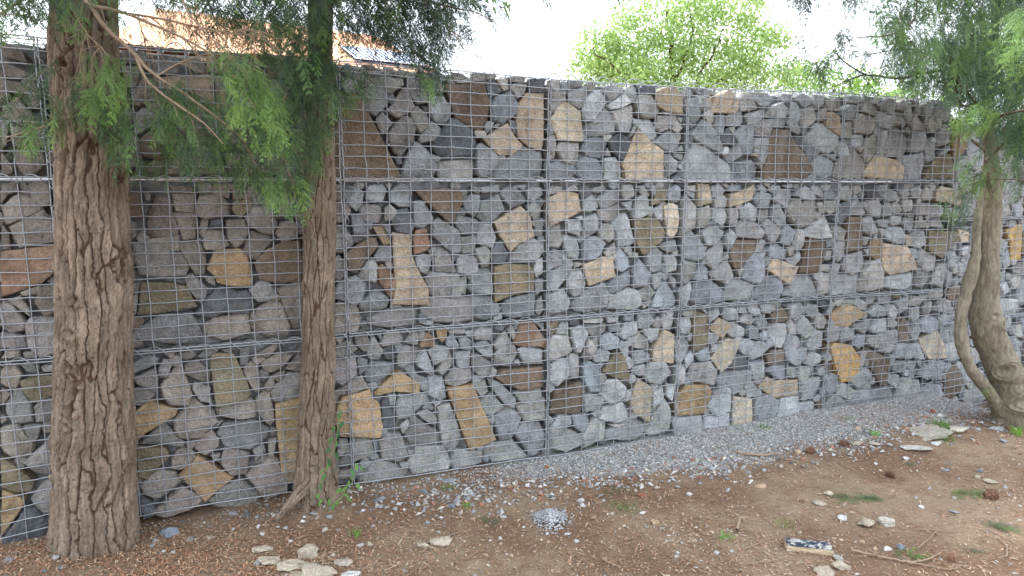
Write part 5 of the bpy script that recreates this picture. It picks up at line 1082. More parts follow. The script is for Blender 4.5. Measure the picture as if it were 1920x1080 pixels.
# tiled main roof: front slope with real tile ribs, hipped at both ends
nu = 160; nvv = 28; u = np.linspace(0, 1, nu); vv = np.linspace(0, 1, nvv); Ug, Vg = np.meshgrid(u, vv, indexing='ij')
xa = xl+(1.6)*Vg; xb = xr-(.5)*Vg; Xr = xa+(xb-xa)*Ug; Yr = -.5+3.5*Vg; Zr = ze+(zr-ze)*Vg+.03*np.abs(np.sin(Ug*nu*.5*math.pi/2.0))+.02*((Vg*14) % 1)
i = np.arange(nu-1)[:, None]; j = np.arange(nvv-1)[None, :]; F = np.stack([i*nvv+j, (i+1)*nvv+j, (i+1)*nvv+j+1, i*nvv+j+1], -1).reshape(-1, 4)
mbx = MB(); mbx.add(np.stack([Xr, Yr, Zr], -1).reshape(-1, 3), F)
mbx.add([(xl, -.5, ze), (xl, 6.5, ze), (xl+1.6, 3, zr), (xr, -.5, ze), (xr, 6.5, ze), (xr-.5, 3, zr)], [(0, 1, 2), (3, 5, 4)])
mbx.add([(xl, 6.5, ze), (xr, 6.5, ze), (xr-.5, 3, zr), (xl+1.6, 3, zr)], [(0, 1, 2, 3)])
roof = mbx.build('roof', M_ROOF, house)
# solar array on a low rack in front of the eaves, falling to the right
def roofv(px, py):
    rn = np.cross(HX, HY*3.5+np.array([0, 0, zr-ze])); p0 = hb+HY*-.5+np.array([0, 0, ze]); d = ray(px, py); t = np.dot(p0-np.array([0, 0, CAM_H]), rn)/np.dot(d, rn)
    w = np.array([0, 0, CAM_H])+d*t-hb; return float(np.dot(w, HX)), (float(np.dot(w, HY))+.5)/3.5
u0, v0 = roofv(638, 95); u1, v1 = roofv(800, 121); v0 = float(np.clip(v0, .25, .6)); u1 = min(u1, xr-.35)
P_ = lambda u, v: np.array([u, -.5+3.5*v, ze+(zr-ze)*v+.13])
a0 = P_(u0, v0); a1 = P_(u1, v0); dn = P_(0, max(.03, v0-.32))-P_(0, v0)
mc = MB(); mf = MB(); NP = 5
for k in range(NP):
    e0 = a0+(a1-a0)*(k/NP); e1 = a0+(a1-a0)*((k+.97)/NP)
    mc.add([e0, e1, e1+dn, e0+dn], [(0, 1, 2, 3)]); nrm = np.cross(e1-e0, dn); nrm /= np.linalg.norm(nrm); nrm *= -1 if nrm[1] > 0 else 1
    mc.add([e0-nrm*.04, e0+dn-nrm*.04, e1+dn-nrm*.04, e1-nrm*.04], [(0, 1, 2, 3)])
    for q in range(4): w = e0+(e1-e0)*q/3+nrm*.012; mf.tube([w, w+dn*.5, w+dn], .010 if q in (0, 3) else .004, 4)
    for q in range(5): w = e0+dn*q/4+nrm*.012; mf.tube([w, w+(e1-e0)*.5, w+(e1-e0)], .010 if q in (0, 4) else .004, 4)
for q in (.0, 1.): w = a0+dn*(.2+.6*q)-[0, 0, .05]; mf.tube([w, w+(a1-a0)*.5, w+(a1-a0)], .025, 5)
sp_ = mc.build('solar_panel', M_PV, house); fr_ = mf.build('panel_frame', M_ALU, sp_)
# ---------------------------------------------------------------- things on the ground
def gpt(px, py, lift=0):
    d = ray(px, py); z = 0
    for _ in range(4):
        t = (z-CAM_H)/d[2]; p = np.array([0, 0, CAM_H])+d*t; z = float(ground_h(p[0], p[1]))
    return np.array([p[0], p[1], z+lift])
OCT = np.array([(1, 0, 0), (-1, 0, 0), (0, 1, 0), (0, -1, 0), (0, 0, 1), (0, 0, -1)], float)
OF = np.array([(0, 2, 4), (2, 1, 4), (1, 3, 4), (3, 0, 4), (2, 0, 5), (1, 2, 5), (3, 1, 5), (0, 3, 5)])
CUBE = np.array([(x, y, z) for x in (-1, 1) for y in (-1, 1) for z in (-1, 1)], float)*.72
def scatter(name, P, size, cols, seed, flat=.6, label=None):
    rg = np.random.default_rng(seed); n = len(P)
    J = OCT[None]*(1+rg.uniform(-.35, .35, (n, 6, 1)))+rg.uniform(-.28, .28, (n, 6, 3))
    J[:, :, 2] *= flat; J *= np.asarray(size).reshape(-1, 1, 1)
    J[:, :, 0] *= rg.uniform(.8, 1.5, (n, 1))
    a = rg.uniform(0, 6.28, n); c, s = np.cos(a)[:, None], np.sin(a)[:, None]; tx = rg.normal(0, .35, (n, 1))
    x, y, z = J[..., 0], J[..., 1], J[..., 2]; z = z+x*tx; x, y = x*c-y*s, x*s+y*c
    V = (np.stack([x, y, z], -1)+P[:, None, :]).reshape(-1, 3); F = (OF[None]+np.arange(n)[:, None, None]*6).reshape(-1, 3)
    col = np.array(cols)[rg.integers(0, len(cols), n)]*rg.uniform(.7, 1.3, (n, 1))
    mb = MB(); mb.add(V, F, col=np.repeat(col, 6, 0)); return mb
rg = np.random.default_rng(3)
def sdxy(s, d): return np.stack([WO[0]+WU[0]*s+WN[0]*d, WO[1]+WU[1]*s+WN[1]*d], -1)
s = rg.uniform(-2.1, 4.6, 130000); d = rg.uniform(0, 1, 130000)**1.1*.95
wb = np.interp(s, [-3, -2, -.9, 0, .3, 1, 2, 3.1, 4.5], [.08, .12, .20, .28, .38, .46, .55, .56, .55])
den = np.interp(s, [-2, -1.2, -.6, 0, .3, .8], [.02, .05, .10, .28, .9, 1.])
xy = sdxy(s, d); prob = den*sstep(1.15, .55, d/wb+.35*fbm(xy[:, 0]*4, xy[:, 1]*4, seed=21)); keep = rg.uniform(size=len(s)) < prob
xy = xy[keep][:52000]; P = np.stack([xy[:, 0], xy[:, 1], ground_h(xy[:, 0], xy[:, 1])+.002], -1)
GC = [(.22, .222, .225), (.30, .30, .298), (.38, .378, .37), (.26, .255, .245), (.19, .195, .20), (.33, .305, .27), (.43, .425, .41)]
g = scatter('gravel', P, rg.uniform(.003, .0068, len(P)), GC, 5)
# coarser chippings along the foot of the wall and the edge of the gravel
s = rg.uniform(-1.3, 3.9, 9000); d = rg.uniform(.0, 1.0, 9000)
wb = np.interp(s, [-1.3, 0, 1, 2, 3.1, 4], [.30, .55, .62, .72, .85, .9]); cen = np.interp(s, [-1.3, 0, 1, 2, 3.1, 4], [.15, .32, .45, .55, .62, .6])
xy = sdxy(s, d); pr = np.exp(-((d-cen)/.13)**2)*np.interp(s, [-1.3, -.7, 0, .6, 1.5, 2.5, 3.5], [.12, .45, .6, .4, .25, .4, .55]); k = rg.uniform(size=len(s)) < pr
xy = xy[k]; P2 = np.stack([xy[:, 0], xy[:, 1], ground_h(xy[:, 0], xy[:, 1])+.004], -1)
g2 = scatter('g', P2, rg.uniform(.005, .015, len(P2)), GC+[(.42, .38, .32), (.30, .13, .08)], 6, .7)
# the little heap of fine grit on the path
c0 = gpt(1032, 975); a = rg.uniform(0, 6.28, 1600); r = .038*np.abs(rg.normal(size=1600))+.02*rg.uniform(size=1600)*(1+np.sin(a*3)); hx = c0[0]+r*np.cos(a); hy = c0[1]+r*np.sin(a)*1.1
P3 = np.stack([hx, hy, ground_h(hx, hy)+.045*np.exp(-(r/.05)**2)], -1); g3 = scatter('g', P3, rg.uniform(.0025, .006, 1600), [(.3, .3, .3), (.42, .42, .42), (.2, .2, .21)], 8)
for q in (g2, g3): g.v.append(q.v[0]); g.f.append(q.f[0]+g.n); g.n += len(q.v[0]); g.attr['col'].append(q.attr['col'][0])
o = g.build('gravel', M_GRIT); tag(o, 'grey crushed stone gravel strip along the foot of the wall', 'gravel', kind='stuff')
# crumbs and pebbles sprinkled over the bare soil
n = 24000; x = rg.uniform(-2.4, 4.2, n); y = 1.5+(rg.uniform(size=n)**1.3)*3.2; dd = x*WN[0]+(y-WO[1])*WN[1]; k = (dd > .05) & (rg.uniform(size=n) < .2+.8*sstep(-.1, .3, fbm(x*2.6, y*2.6, seed=61)+.25*np.exp(-(dd/.7)**2))); x, y = x[k], y[k]
P = np.stack([x, y, ground_h(x, y)+.001], -1); g = scatter('p', P, .0026+.009*rg.uniform(size=len(P))**4, [(.30, .21, .14), (.38, .30, .22), (.20, .12, .08), (.30, .295, .29), (.26, .17, .11), (.24, .14, .09), (.36, .27, .18), (.44, .41, .36)], 9)
o = g.build('soil_crumbs', M_GRIT); tag(o, 'small crumbs of earth and pebbles over the brown soil', 'pebbles', kind='stuff')
# needle litter: thin dry brown scale-leaf bits and twiglets
n = 70000; x = rg.uniform(-2.6, 4.4, n); y = 1.35+(rg.uniform(size=n)**1.2)*3.3
x = np.concatenate([x, rg.normal(-1.35, .55, 26000)]); y = np.concatenate([y, rg.normal(2.15, .38, 26000)]); n = len(x)
dens = .25+.75*sstep(-.15, .35, fbm(x*1.8, y*1.8, seed=41)+.45*np.exp(-((x+1.3)**2+(y-2.3)**2)/.9)); dd = x*WN[0]+(y-WO[1])*WN[1]; k = (rg.uniform(size=n) < dens) & (dd > .04); x, y = x[k], y[k]; n = len(x)
a = rg.uniform(0, 6.28, n); l = rg.uniform(.008, .034, n); w = rg.uniform(.0011, .0026, n); zz = ground_h(x, y)+.003; dz = rg.normal(0, .25, n)*l
dx, dy = np.cos(a)*l, np.sin(a)*l; sx, sy = -np.sin(a)*w, np.cos(a)*w; bow = rg.normal(0, .2, n)[:, None]
q = np.stack([np.stack([x-sx, y-sy, zz], -1), np.stack([x+dx*.5-sx*1.3, y+dy*.5-sy*1.3, zz+abs(dz)*.6+.001], -1), np.stack([x+dx, y+dy, zz+dz*.5+.001], -1), np.stack([x+dx*.5+sx*1.3, y+dy*.5+sy*1.3, zz+abs(dz)*.6+.001], -1)], 1).reshape(-1, 3)
cols = np.array([(.34, .20, .125), (.40, .27, .18), (.19, .12, .08), (.44, .35, .26), (.30, .165, .10)])[rg.integers(0, 5, n)]*rg.uniform(.7, 1.25, (n, 1))
warm = np.exp(-((x+1.35)/.9)**2-((y-2.1)/.6)**2)[:, None]; cols = cols*(1-warm+warm*np.array([1.08, .93, .78]))
mb = MB(); mb.add(q, np.arange(n*4).reshape(-1, 4), col=np.repeat(cols, 4, 0)); o = mb.build('needle_litter', M_GRIT); tag(o, 'dry reddish brown needle litter over the soil', 'litter', kind='stuff')

def rock(name, px, py, wpx, hpx, col, label, cat='stone', seed=0, mat_=None, flat=.55, rough=.22, group=None, rot=None, sink=.3, sub=3):
    """a loose stone: photo position of its middle, photo width and height"""
    p = gpt(px, py+hpx*.35); sc = 1/pxm(px, py, p[1]); rx = wpx*sc/2; rz = hpx*sc/2*flat*1.25; ry = rx*.75
    import bmesh
    bm = bmesh.new(); bmesh.ops.create_icosphere(bm, subdivisions=sub, radius=1.0)
    rg = np.random.default_rng(seed+int(px)*3+int(py)); V = np.array([v.co for v in bm.verts])
    for _ in range(7):
        n_ = rg.normal(size=3); n_ /= np.linalg.norm(n_); c_ = rg.uniform(.45, .8); dd = V@n_; V = V-np.maximum(0, dd-c_)[:, None]*n_
    V = V*(1+rough*fbm(V[:, 0]*1.6+seed, V[:, 1]*1.6, V[:, 2]*1.6, seed=seed+3, oct=4))[:, None]
    V = V/np.abs(V).max(0)*[rx, ry, rz]
    F = np.array([[v.index for v in f.verts] for f in bm.faces]); bm.free()
    mb = MB(); mb.add(V, F); o = mb.build(name, mat_ or M_GREY, loc=tuple(p+[0, 0, rz*(1-2*sink)]), smooth=True, sharp=28)
    o.rotation_euler = (rg.uniform(-.15, .15), rg.uniform(-.15, .15), 0 if rot is None else rot); o.color = (*col, 1)
    tag(o, label, cat, group); return o
W_, GR, BL, CL, TN, BK = (.62, .61, .58), (.33, .34, .35), (.20, .235, .27), (.50, .43, .33), (.52, .38, .25), (.40, .15, .08)
M_CLAY = stone_material('dried_clay', (.34, .25, .16), .5, .6, 0)
PLACED = [
 ('stone', 216, 1013, 27, 11, W_, 'small white stone at the right foot of the thick left trunk'),
 ('stone', 103, 1044, 16, 12, W_, 'pale grey pebble at the left foot of the thick left trunk'), ('stone', 135, 1041, 16, 10, GR, 'grey pebble right under the middle of the thick left trunk'),
 ('stone', 17, 1048, 26, 14, GR, 'angular grey stone in the bottom left corner'), ('stone', 114, 1062, 17, 8, BL, 'blue-grey chip below the thick left trunk'), ('stone', 82, 1070, 10, 6, BL, 'tiny blue-grey chip at the bottom edge under the left trunk'),
 ('stone', 318, 994, 38, 22, BL, 'flat blue-grey slate piece against the foot of the wall right of the thick trunk'), ('stone', 290, 1012, 15, 14, GR, 'grey pebble between the slate piece and the thick trunk'), ('stone', 285, 1021, 10, 8, GR, 'small grey pebble just in front of the larger one by the slate piece'),
 ('stone', 358, 1008, 20, 9, GR, 'flat grey stone right of the slate piece'), ('stone', 307, 1032, 9, 9, W_, 'left one of two tiny white pebbles in front of the thick trunk'), ('stone', 325, 1033, 9, 10, W_, 'right one of two tiny white pebbles in front of the thick trunk'),
 ('stone', 392, 1006, 22, 9, CL, 'pale buff stone on the litter between the two trunks'), ('stone', 440, 960, 24, 11, GR, 'grey stone at the wall foot between the two trunks, left of its pair'), ('stone', 460, 963, 20, 10, BL, 'blue-grey stone at the wall foot between the two trunks, right of its pair'),
 ('stone', 493, 1000, 12, 8, W_, 'white pebble left below the slim trunk'), ('stone', 545, 1013, 10, 7, W_, 'small pale pebble below the slim trunk'), ('stone', 482, 1055, 14, 14, GR, 'upright grey pebble at the left end of the dried clay crust'),
 ('stone', 617, 966, 15, 10, GR, 'grey pebble at the right foot of the slim trunk'), ('stone', 588, 958, 20, 8, GR, 'flat grey pebble right under the slim trunk'),
 ('clay_lump', 573, 1030, 50, 34, CL, 'rounded crumbly clay lump below the slim trunk'), ('clay_lump', 512, 1042, 60, 30, CL, 'left part of the pale dried clay crust at the bottom edge'), ('clay_lump', 600, 1066, 90, 36, CL, 'long pale dried clay crust at the bottom edge'),
 ('clay_lump', 548, 1054, 54, 24, CL, 'crumbly clay slab between the left crust part and the long crust'), ('clay_lump', 640, 1050, 46, 22, (.55, .49, .40), 'rough pale clay slab above the right end of the long crust'), ('clay_lump', 492, 1026, 40, 14, CL, 'thin upper edge of the dried clay crust left of the rounded lump'), ('clay_lump', 556, 1072, 40, 18, (.46, .38, .28), 'brownish clay piece at the bottom edge left of the long crust'),
 ('clay_lump', 655, 1074, 44, 20, W_, 'whitish clay clod at the bottom edge right of the long crust'), ('clay_lump', 676, 1021, 14, 12, W_, 'small white clod, left of a pair below the ivy'), ('clay_lump', 693, 1018, 18, 14, CL, 'buff clod, right of a pair below the ivy'),
 ('clay_lump', 831, 1006, 52, 26, CL, 'cracked pale clay cake alone on the brown soil'), ('clay_lump', 792, 1020, 25, 15, CL, 'smaller clay piece just left of the cracked clay cake'),
 ('stone', 858, 937, 16, 15, GR, 'blocky grey stone on the chippings, upper of a pair right of the slim trunk'), ('stone', 848, 947, 16, 12, BL, 'blue-grey stone touching the blocky one on the chippings'), ('stone', 708, 935, 22, 12, BL, 'blue-grey stone on the chippings right of the ivy'),
 ('stone', 797, 920, 18, 12, BL, 'dark blue-grey stone in the chippings under the big tan slab'), ('stone', 842, 896, 30, 14, GR, 'flat grey slab leaning at the wall foot below the ochre slab'), ('stone', 953, 874, 12, 10, W_, 'pale round pebble at the wall foot left of the centre seam'),
 ('stone', 943, 967, 16, 6, W_, 'flat white chip left of the grit heap'), ('stone', 1026, 999, 8, 6, W_, 'tiny white pebble just below the grit heap'), ('stone', 1063, 999, 17, 8, W_, 'white chip right below the grit heap'),
 ('brick_fragment', 1203, 926, 26, 9, BK, 'flat red brick fragment at the edge of the gravel'), ('brick_fragment', 1026, 873, 8, 14, BK, 'upright red brick chip by the centre seam'), ('brick_fragment', 775, 921, 16, 7, BK, 'small reddish brick chip in the chippings under the big tan slab'),
 ('stone', 1090, 937, 14, 10, W_, 'white angular chip in front of the gravel, left of the moss'), ('stone', 1205, 960, 14, 6, W_, 'flat white chip below the red brick fragment'), ('stone', 1239, 988, 14, 6, W_, 'flat white chip on the soil below the moss patch'), ('stone', 1230, 978, 20, 12, TN, 'tan clod on the soil next to a white chip below the moss patch'),
 ('stone', 1293, 925, 14, 11, W_, 'white pebble in front of the gravel, below the leaf scraps'), ('stone', 1426, 907, 26, 13, TN, 'tan stone with a reddish left end on the soil'), ('stone', 1379, 902, 10, 5, W_, 'tiny white pebble left of the tan stone with a reddish end'),
 ('stone', 1552, 923, 20, 13, CL, 'buff stone in the middle of the bare soil patch, upper'), ('stone', 1537, 939, 28, 12, CL, 'long buff clod in the bare soil patch, lower'), ('stone', 1580, 969, 22, 13, W_, 'smooth white stone left of the pair of clay lumps'), ('stone', 1597, 959, 14, 7, TN, 'small tan stone above the pair of clay lumps'),
 ('clay_lump', 1622, 977, 36, 25, CL, 'left one of the pair of clay lumps beside the fallen green twig'), ('clay_lump', 1662, 975, 32, 24, (.55, .52, .45), 'right one of the pair of clay lumps beside the fallen green twig'),
 ('stone', 1728, 949, 12, 7, W_, 'small bright white pebble right of the fallen green twig'), ('stone', 1690, 1022, 19, 21, BL, 'oval blue-grey pebble at the lower right'), ('stone', 1664, 1027, 18, 11, W_, 'white stone left of the oval blue-grey pebble'), ('stone', 1616, 1015, 12, 11, TN, 'small tan stone between the painted block and the oval pebble'),
 ('stone', 1547, 1067, 44, 17, CL, 'flat buff brick-like stone at the bottom edge below the painted block'), ('stone', 1577, 1058, 34, 19, CL, 'rounded buff stone touching the flat one at the bottom edge'), ('stone', 1569, 1044, 24, 14, (.5, .48, .43), 'pale grey-buff stone above the two buff stones at the bottom edge'),
 ('stone', 1344, 1035, 12, 9, W_, 'white pebble at the lower right, left of the painted block'), ('stone', 1499, 997, 9, 11, CL, 'round buff pebble above the painted block'), ('stone', 1788, 932, 11, 8, GR, 'small grey pebble right of the white pebble, before the right tuft'), ('stone', 1790, 957, 20, 8, GR, 'flat grey stone under the small green tuft at right'),
 ('stone', 1837, 881, 14, 9, BL, 'dark grey pebble on the soil in front of the twisted tree'), ('stone', 1775, 880, 14, 7, BL, 'dark blue pebble left of the dark grey one before the twisted tree'), ('stone', 1858, 900, 28, 11, CL, 'pale flat stone on the soil near the right edge'), ('stone', 1833, 892, 16, 10, CL, 'small buff stone left of the pale flat stone near the right edge'),
 ('stone', 1623, 809, 19, 18, GR, 'blocky grey stone on the far gravel beside a green leaf'), ('stone', 1609, 801, 14, 13, TN, 'tan stone touching the blocky grey one on the far gravel'), ('stone', 1607, 827, 28, 12, CL, 'buff stone at the front edge of the far gravel, left'), ('stone', 1640, 829, 28, 13, CL, 'buff stone at the front edge of the far gravel, right'),
 ('stone', 1466, 859, 14, 12, (.36, .28, .2), 'dull brown pointed stone beside the mossy stick'), ('stone', 1498, 845, 18, 11, TN, 'orange-tan stone at the front edge of the gravel'), ('brick_fragment', 1749, 770, 14, 13, BK, 'red brick piece on the gravel before the right wall corner'), ('stone', 1762, 778, 12, 10, W_, 'white stone touching the red brick piece at the wall corner'),
 ('slab', 1718, 836, 60, 18, (.50, .48, .42), 'large flat pale concrete slab piece in front of the twisted tree'), ('slab', 1740, 806, 90, 15, (.50, .46, .38), 'long pale mortar crust behind the slab piece'), ('slab', 1792, 800, 46, 22, (.52, .48, .40), 'pale mortar lump at the right end of the long crust'),
 ('stone', 1756, 828, 22, 14, W_, 'white stone between the slab piece and the mortar lump'), ('slab', 1866, 800, 30, 12, (.36, .39, .42), 'blue-grey flat stone at the foot of the twisted tree'), ('stone', 1882, 826, 16, 10, GR, 'grey stone in front of the twisted tree at right'), ('stone', 1700, 857, 14, 9, W_, 'white chip on the soil, right of the mortar crusts'), ('stone', 1845, 930, 10, 7, TN, 'small tan pebble beside the pine cone at right')]
for k, (nm, px, py, w, h, col, lab) in enumerate(PLACED):
    tan = col in (CL, TN) or nm in ('clay_lump', 'slab')
    cat = {'stone': 'stone', 'clay_lump': 'clay lump', 'brick_fragment': 'brick piece', 'slab': 'concrete piece'}[nm]
    rock(nm, px, py, w, h, col, lab, cat, seed=k, mat_=M_CLAY if tan else M_GREY, flat=.42 if h < w*.55 else .7, rough=.5 if nm in ('clay_lump', 'slab') else .22, sub=4 if w > 30 else 3)

# painted board-like block
p = gpt(1515, 1032); yaw = -.22
blk = empty('painted_block', tuple(p), yaw); tag(blk, 'small buff block with a flaking dark blue painted top, lying at the lower right', 'block')
sc = 1/pxm(1515, 1030, p[1]); hw = 40*sc; hd = .028; hh = .020
import bmesh
def bev_box(name, x, y, z, m_, parent, bevel=.003, loc=(0, 0, 0), jit=.0015):
    bm = bmesh.new(); bmesh.ops.create_cube(bm, size=1.0, matrix=Matrix.Diagonal((x*2, y*2, z*2, 1)))
    bmesh.ops.subdivide_edges(bm, edges=bm.edges[:], cuts=5, use_grid_fill=True)
    rr = random.Random(4)
    for v in bm.verts: v.co += Vector((rr.gauss(0, jit), rr.gauss(0, jit), rr.gauss(0, jit)))
    me = bpy.data.meshes.new(name); bm.to_mesh(me); bm.free(); me.materials.append(m_)
    o = bpy.data.objects.new(name, me); scene.collection.objects.link(o); o.parent = parent; o.location = loc
    md = o.modifiers.new('bev', 'BEVEL'); md.width = bevel; md.limit_method = 'ANGLE'; md.angle_limit = 1.0; md.segments = 2
    return o
M_BUFF = plain('buff_masonry', (.42, .32, .20), (.52, .42, .28), 60)
m, N, L, b = mat('flaking_navy_paint'); tc = N.new('ShaderNodeTexCoord'); n1 = noise(N, L, tc.outputs['Object'], 40, 6, .75, .6); n2 = noise(N, L, tc.outputs['Object'], 180, 3)
c = cmix(N, L, mrange(N, L, n1, .50, .55, 0, 1), (.018, .025, .05), (.40, .40, .38)); L.new(cmix(N, L, mrange(N, L, n1, .62, .66, 0, 1), c, (.48, .36, .22)), b.inputs['Base Color']); b.inputs['Roughness'].default_value = .55; M_NAVY = m
bev_box('block_body', hw, hd, hh*.75, M_BUFF, blk, loc=(0, 0, hh*.5)); bev_box('painted_top', hw*.985, hd*.97, .002, M_NAVY, blk, .0006, (0, 0, hh*1.25+.003), .0004)

# pine cones
def cone(px, py, lpx, rotz, label, tilt=.15):
    p = gpt(px, py); sc = 1/pxm(px, py, p[1]); L_ = lpx*sc*.85; mb = MB(); n = 70
    core = np.linspace(0, 1, 10); mb.tube(np.stack([core*L_-L_/2, core*0, core*0], -1), .2*L_*np.sin(np.pi*(core*.85+.1)), 8, col=np.array((.10, .05, .03)))
    for k in range(n):
        t = (k+.5)/n; a = k*2.39996; r = .30*L_*math.sin(math.pi*(t*.82+.12)); q = np.array([t*L_-L_/2, r*math.cos(a)*.5, r*math.sin(a)*.5])
        d = np.array([.35, math.cos(a), math.sin(a)]); d /= np.linalg.norm(d); s_ = np.cross(d, [1, 0, 0]); s_ /= np.linalg.norm(s_); u = np.cross(s_, d); w = .085*L_; l = r*.95
        V = [q-s_*w*.5, q+s_*w*.5, q+d*l+s_*w, q+d*l-s_*w, q+d*l*1.05+u*w*.5, q+u*w*.3]
        mb.add(V, [(0, 1, 2), (0, 2, 3), (3, 2, 4), (0, 3, 5), (3, 4, 5), (1, 5, 2), (5, 4, 2)], col=np.tile(np.array((.19, .105, .062))*random.uniform(.7, 1.3), (6, 1)))
    o = mb.build('pine_cone', M_GRIT, loc=tuple(p+[0, 0, .2*L_])); o.rotation_euler = (0, tilt, rotz); tag(o, label, 'pine cone', 'pine cones on the ground'); return o
cone(1857, 934, 34, .1, 'brown pine cone lying flat by the small green tuft near the right edge'); cone(1785, 1050, 26, 1.2, 'dark upright-leaning pine cone at the lower right by the bent sticks', .5)
cone(1520, 849, 22, .3, 'reddish pine cone at the front edge of the gravel'); cone(1583, 836, 24, -.2, 'brown cone beside the buff stones of the far gravel'); cone(1669, 894, 22, -.9, 'narrow brown cone on the bare soil, right of centre')
# sticks
def stick(pts, r, label, col=(.30, .21, .14), br=0):
    Q = np.array([gpt(x, y, .006+r) for x, y in pts]); L_ = np.linspace(0, len(Q)-1, len(Q)*5); q = np.stack([np.interp(L_, np.arange(len(Q)), Q[:, i]) for i in range(3)], -1)
    ker = np.hanning(7)[1:-1]; ker /= ker.sum()
    for i in range(3): q[:, i] = np.convolve(np.pad(q[:, i], 2, mode='reflect', reflect_type='odd'), ker, 'valid')
    q = q+RNG.normal(size=q.shape)*r*.25; org = q[0].copy(); mb = MB(); mb.tube(q-org, np.linspace(r, r*.5, len(q)), 7)
    for _ in range(br):
        k = random.randrange(2, len(q)-2); d = np.array([random.uniform(-1, 1), random.uniform(-1, 1), random.uniform(0, .25)])*.05; t = np.linspace(0, 1, 5)[:, None]
        mb.tube(q[k]+d*t-org, np.linspace(r*.5, r*.2, 5), 5)
    o = mb.build('stick', M_TWIG, loc=tuple(org), smooth=True); tag(o, label, 'stick', 'fallen sticks on the soil'); return o
stick([(1597, 1036), (1640, 1046), (1700, 1058), (1735, 1056), (1765, 1040)], .0045, 'long grey-brown stick curving along the bottom right', br=3)
stick([(1700, 1058), (1730, 1062), (1775, 1072), (1800, 1068)], .003, 'thin stick crossing the end of the long curving one'); stick([(1720, 1032), (1745, 1010), (1758, 996)], .002, 'thin twig rising toward the right behind the oval pebble')
stick([(1870, 1010), (1888, 1030), (1888, 1046), (1870, 1050)], .003, 'hook shaped stick near the bottom right corner'); stick([(1720, 995), (1775, 998), (1820, 998)], .0018, 'straight thin twig left of the hook shaped stick')
stick([(1390, 1033), (1430, 1020), (1450, 1010), (1475, 1013)], .002, 'thin bent twig left of the painted block'); stick([(1400, 1060), (1440, 1056), (1475, 1048)], .0022, 'short twig below the bent one, left of the painted block')
stick([(1130, 1052), (1150, 1062), (1165, 1068)], .004, 'short thick stick at the bottom edge, right of centre'); stick([(790, 1040), (815, 1020), (860, 1000), (885, 998)], .002, 'dry twig below the cracked clay cake')
stick([(1380, 1000), (1388, 975), (1400, 985)], .007, 'broad weathered wood chip on the litter, right of centre'); stick([(1235, 1005), (1243, 990), (1240, 970)], .0016, 'hair thin curved twig on the soil in the centre'); stick([(1572, 868), (1610, 890), (1640, 905)], .002, 'long thin twig across the bare soil patch')
stick([(884, 1040), (870, 1055), (905, 1030), (925, 1020)], .0016, 'fine curled twig at the bottom centre'); stick([(1850, 995), (1880, 1010), (1915, 1030)], .003, 'slanting stick at the right edge'); stick([(1530, 838), (1560, 850), (1590, 848)], .0025, 'twig lying beside the reddish cone at the gravel edge')
st = stick([(1382, 852), (1400, 857), (1430, 858), (1462, 856)], .009, 'short thick mossy stick lying at the edge of the gravel')
# greenery
def green(name, items, label, cat, loc, extra=None, group=None):
    mb = MB(); add_sprays(mb, np.array(loc), items)
    if extra: extra(mb)
    o = mb.build(name, M_LEAF, loc=tuple(loc)); tag(o, label, cat, group); return o
def fallen(px, py, n, size, ang, cols, label):
    c = gpt(px, py); its = []
    for k in range(n):
        a = math.radians(ang+random.uniform(-25, 25)); p = c+np.array([random.uniform(-.05, .05)*n/5, random.uniform(-.03, .03), .008+random.uniform(0, .01)])
        its.append((p, (math.cos(a), math.sin(a), .05), size*random.uniform(.7, 1.1), random.choice(cols), False))
    V0 = len(its); o = green('fallen_cypress_sprig', its, label, 'sprig', c, group='green sprigs fallen on the soil')
    # lay it on the soil
    me = o.data; co = np.empty(len(me.vertices)*3, np.float32); me.vertices.foreach_get('co', co); co = co.reshape(-1, 3); co[:, 2] = np.clip(co[:, 2]*.25, 0, .02)+.006
    w = co+np.array(c, np.float32); co[:, 2] += ground_h(w[:, 0], w[:, 1]).astype(np.float32)-c[2]; me.vertices.foreach_set('co', co.ravel()); me.update(); return o
fallen(1640, 940, 9, .15, 160, ['bright', 'mid', 'blue'], 'large fallen green cypress sprig beside the pair of clay lumps'); fallen(1827, 922, 7, .12, 200, ['mid', 'bright'], 'fallen green sprig near the right edge next to the pine cone')
fallen(1850, 985, 6, .12, -30, ['blue', 'mid'], 'dull green sprig above the hook shaped stick'); fallen(1700, 1050, 6, .10, 20, ['mid', 'bright'], 'yellowish green sprig lying along the long curving stick'); fallen(1800, 1033, 4, .08, -20, ['blue'], 'small blue-green sprig right of the oval pebble')
fallen(915, 990, 4, .07, 100, ['mid', 'blue'], 'small green sprig on the soil left of the grit heap'); fallen(1700, 872, 4, .06, 0, ['blue', 'dark'], 'small dark sprig on the bare soil left of the dark pebble')
def tuft(px, py, n, h, label, cat='grass tuft', col=(.13, .26, .05), spread=.03):
    c = gpt(px, py); mb = MB(); rg = np.random.default_rng(int(px))
    for k in range(n):
        a = rg.uniform(0, 6.28); q = np.array([rg.normal(0, spread), rg.normal(0, spread), 0]); d = np.array([math.cos(a)*.6, math.sin(a)*.6, 1])*h*rg.uniform(.4, 1.1); s_ = np.array([-math.sin(a), math.cos(a), 0])*.0013
        cc = np.array(col)*rg.uniform(.7, 1.4); V = [q-s_, q+s_, q+d*.55+s_*.9+[0, 0, .1*h], q+d*.55-s_*.9+[0, 0, .1*h], q+d+np.array([d[0], d[1], -.4*h])*.5]
        mb.add(V, [(0, 1, 2), (0, 2, 3), (3, 2, 4)], col=np.tile(cc, (5, 1)))
    o = mb.build('grass_tuft', M_LEAF, loc=tuple(c)); tag(o, label, cat, 'small green tufts on the ground')
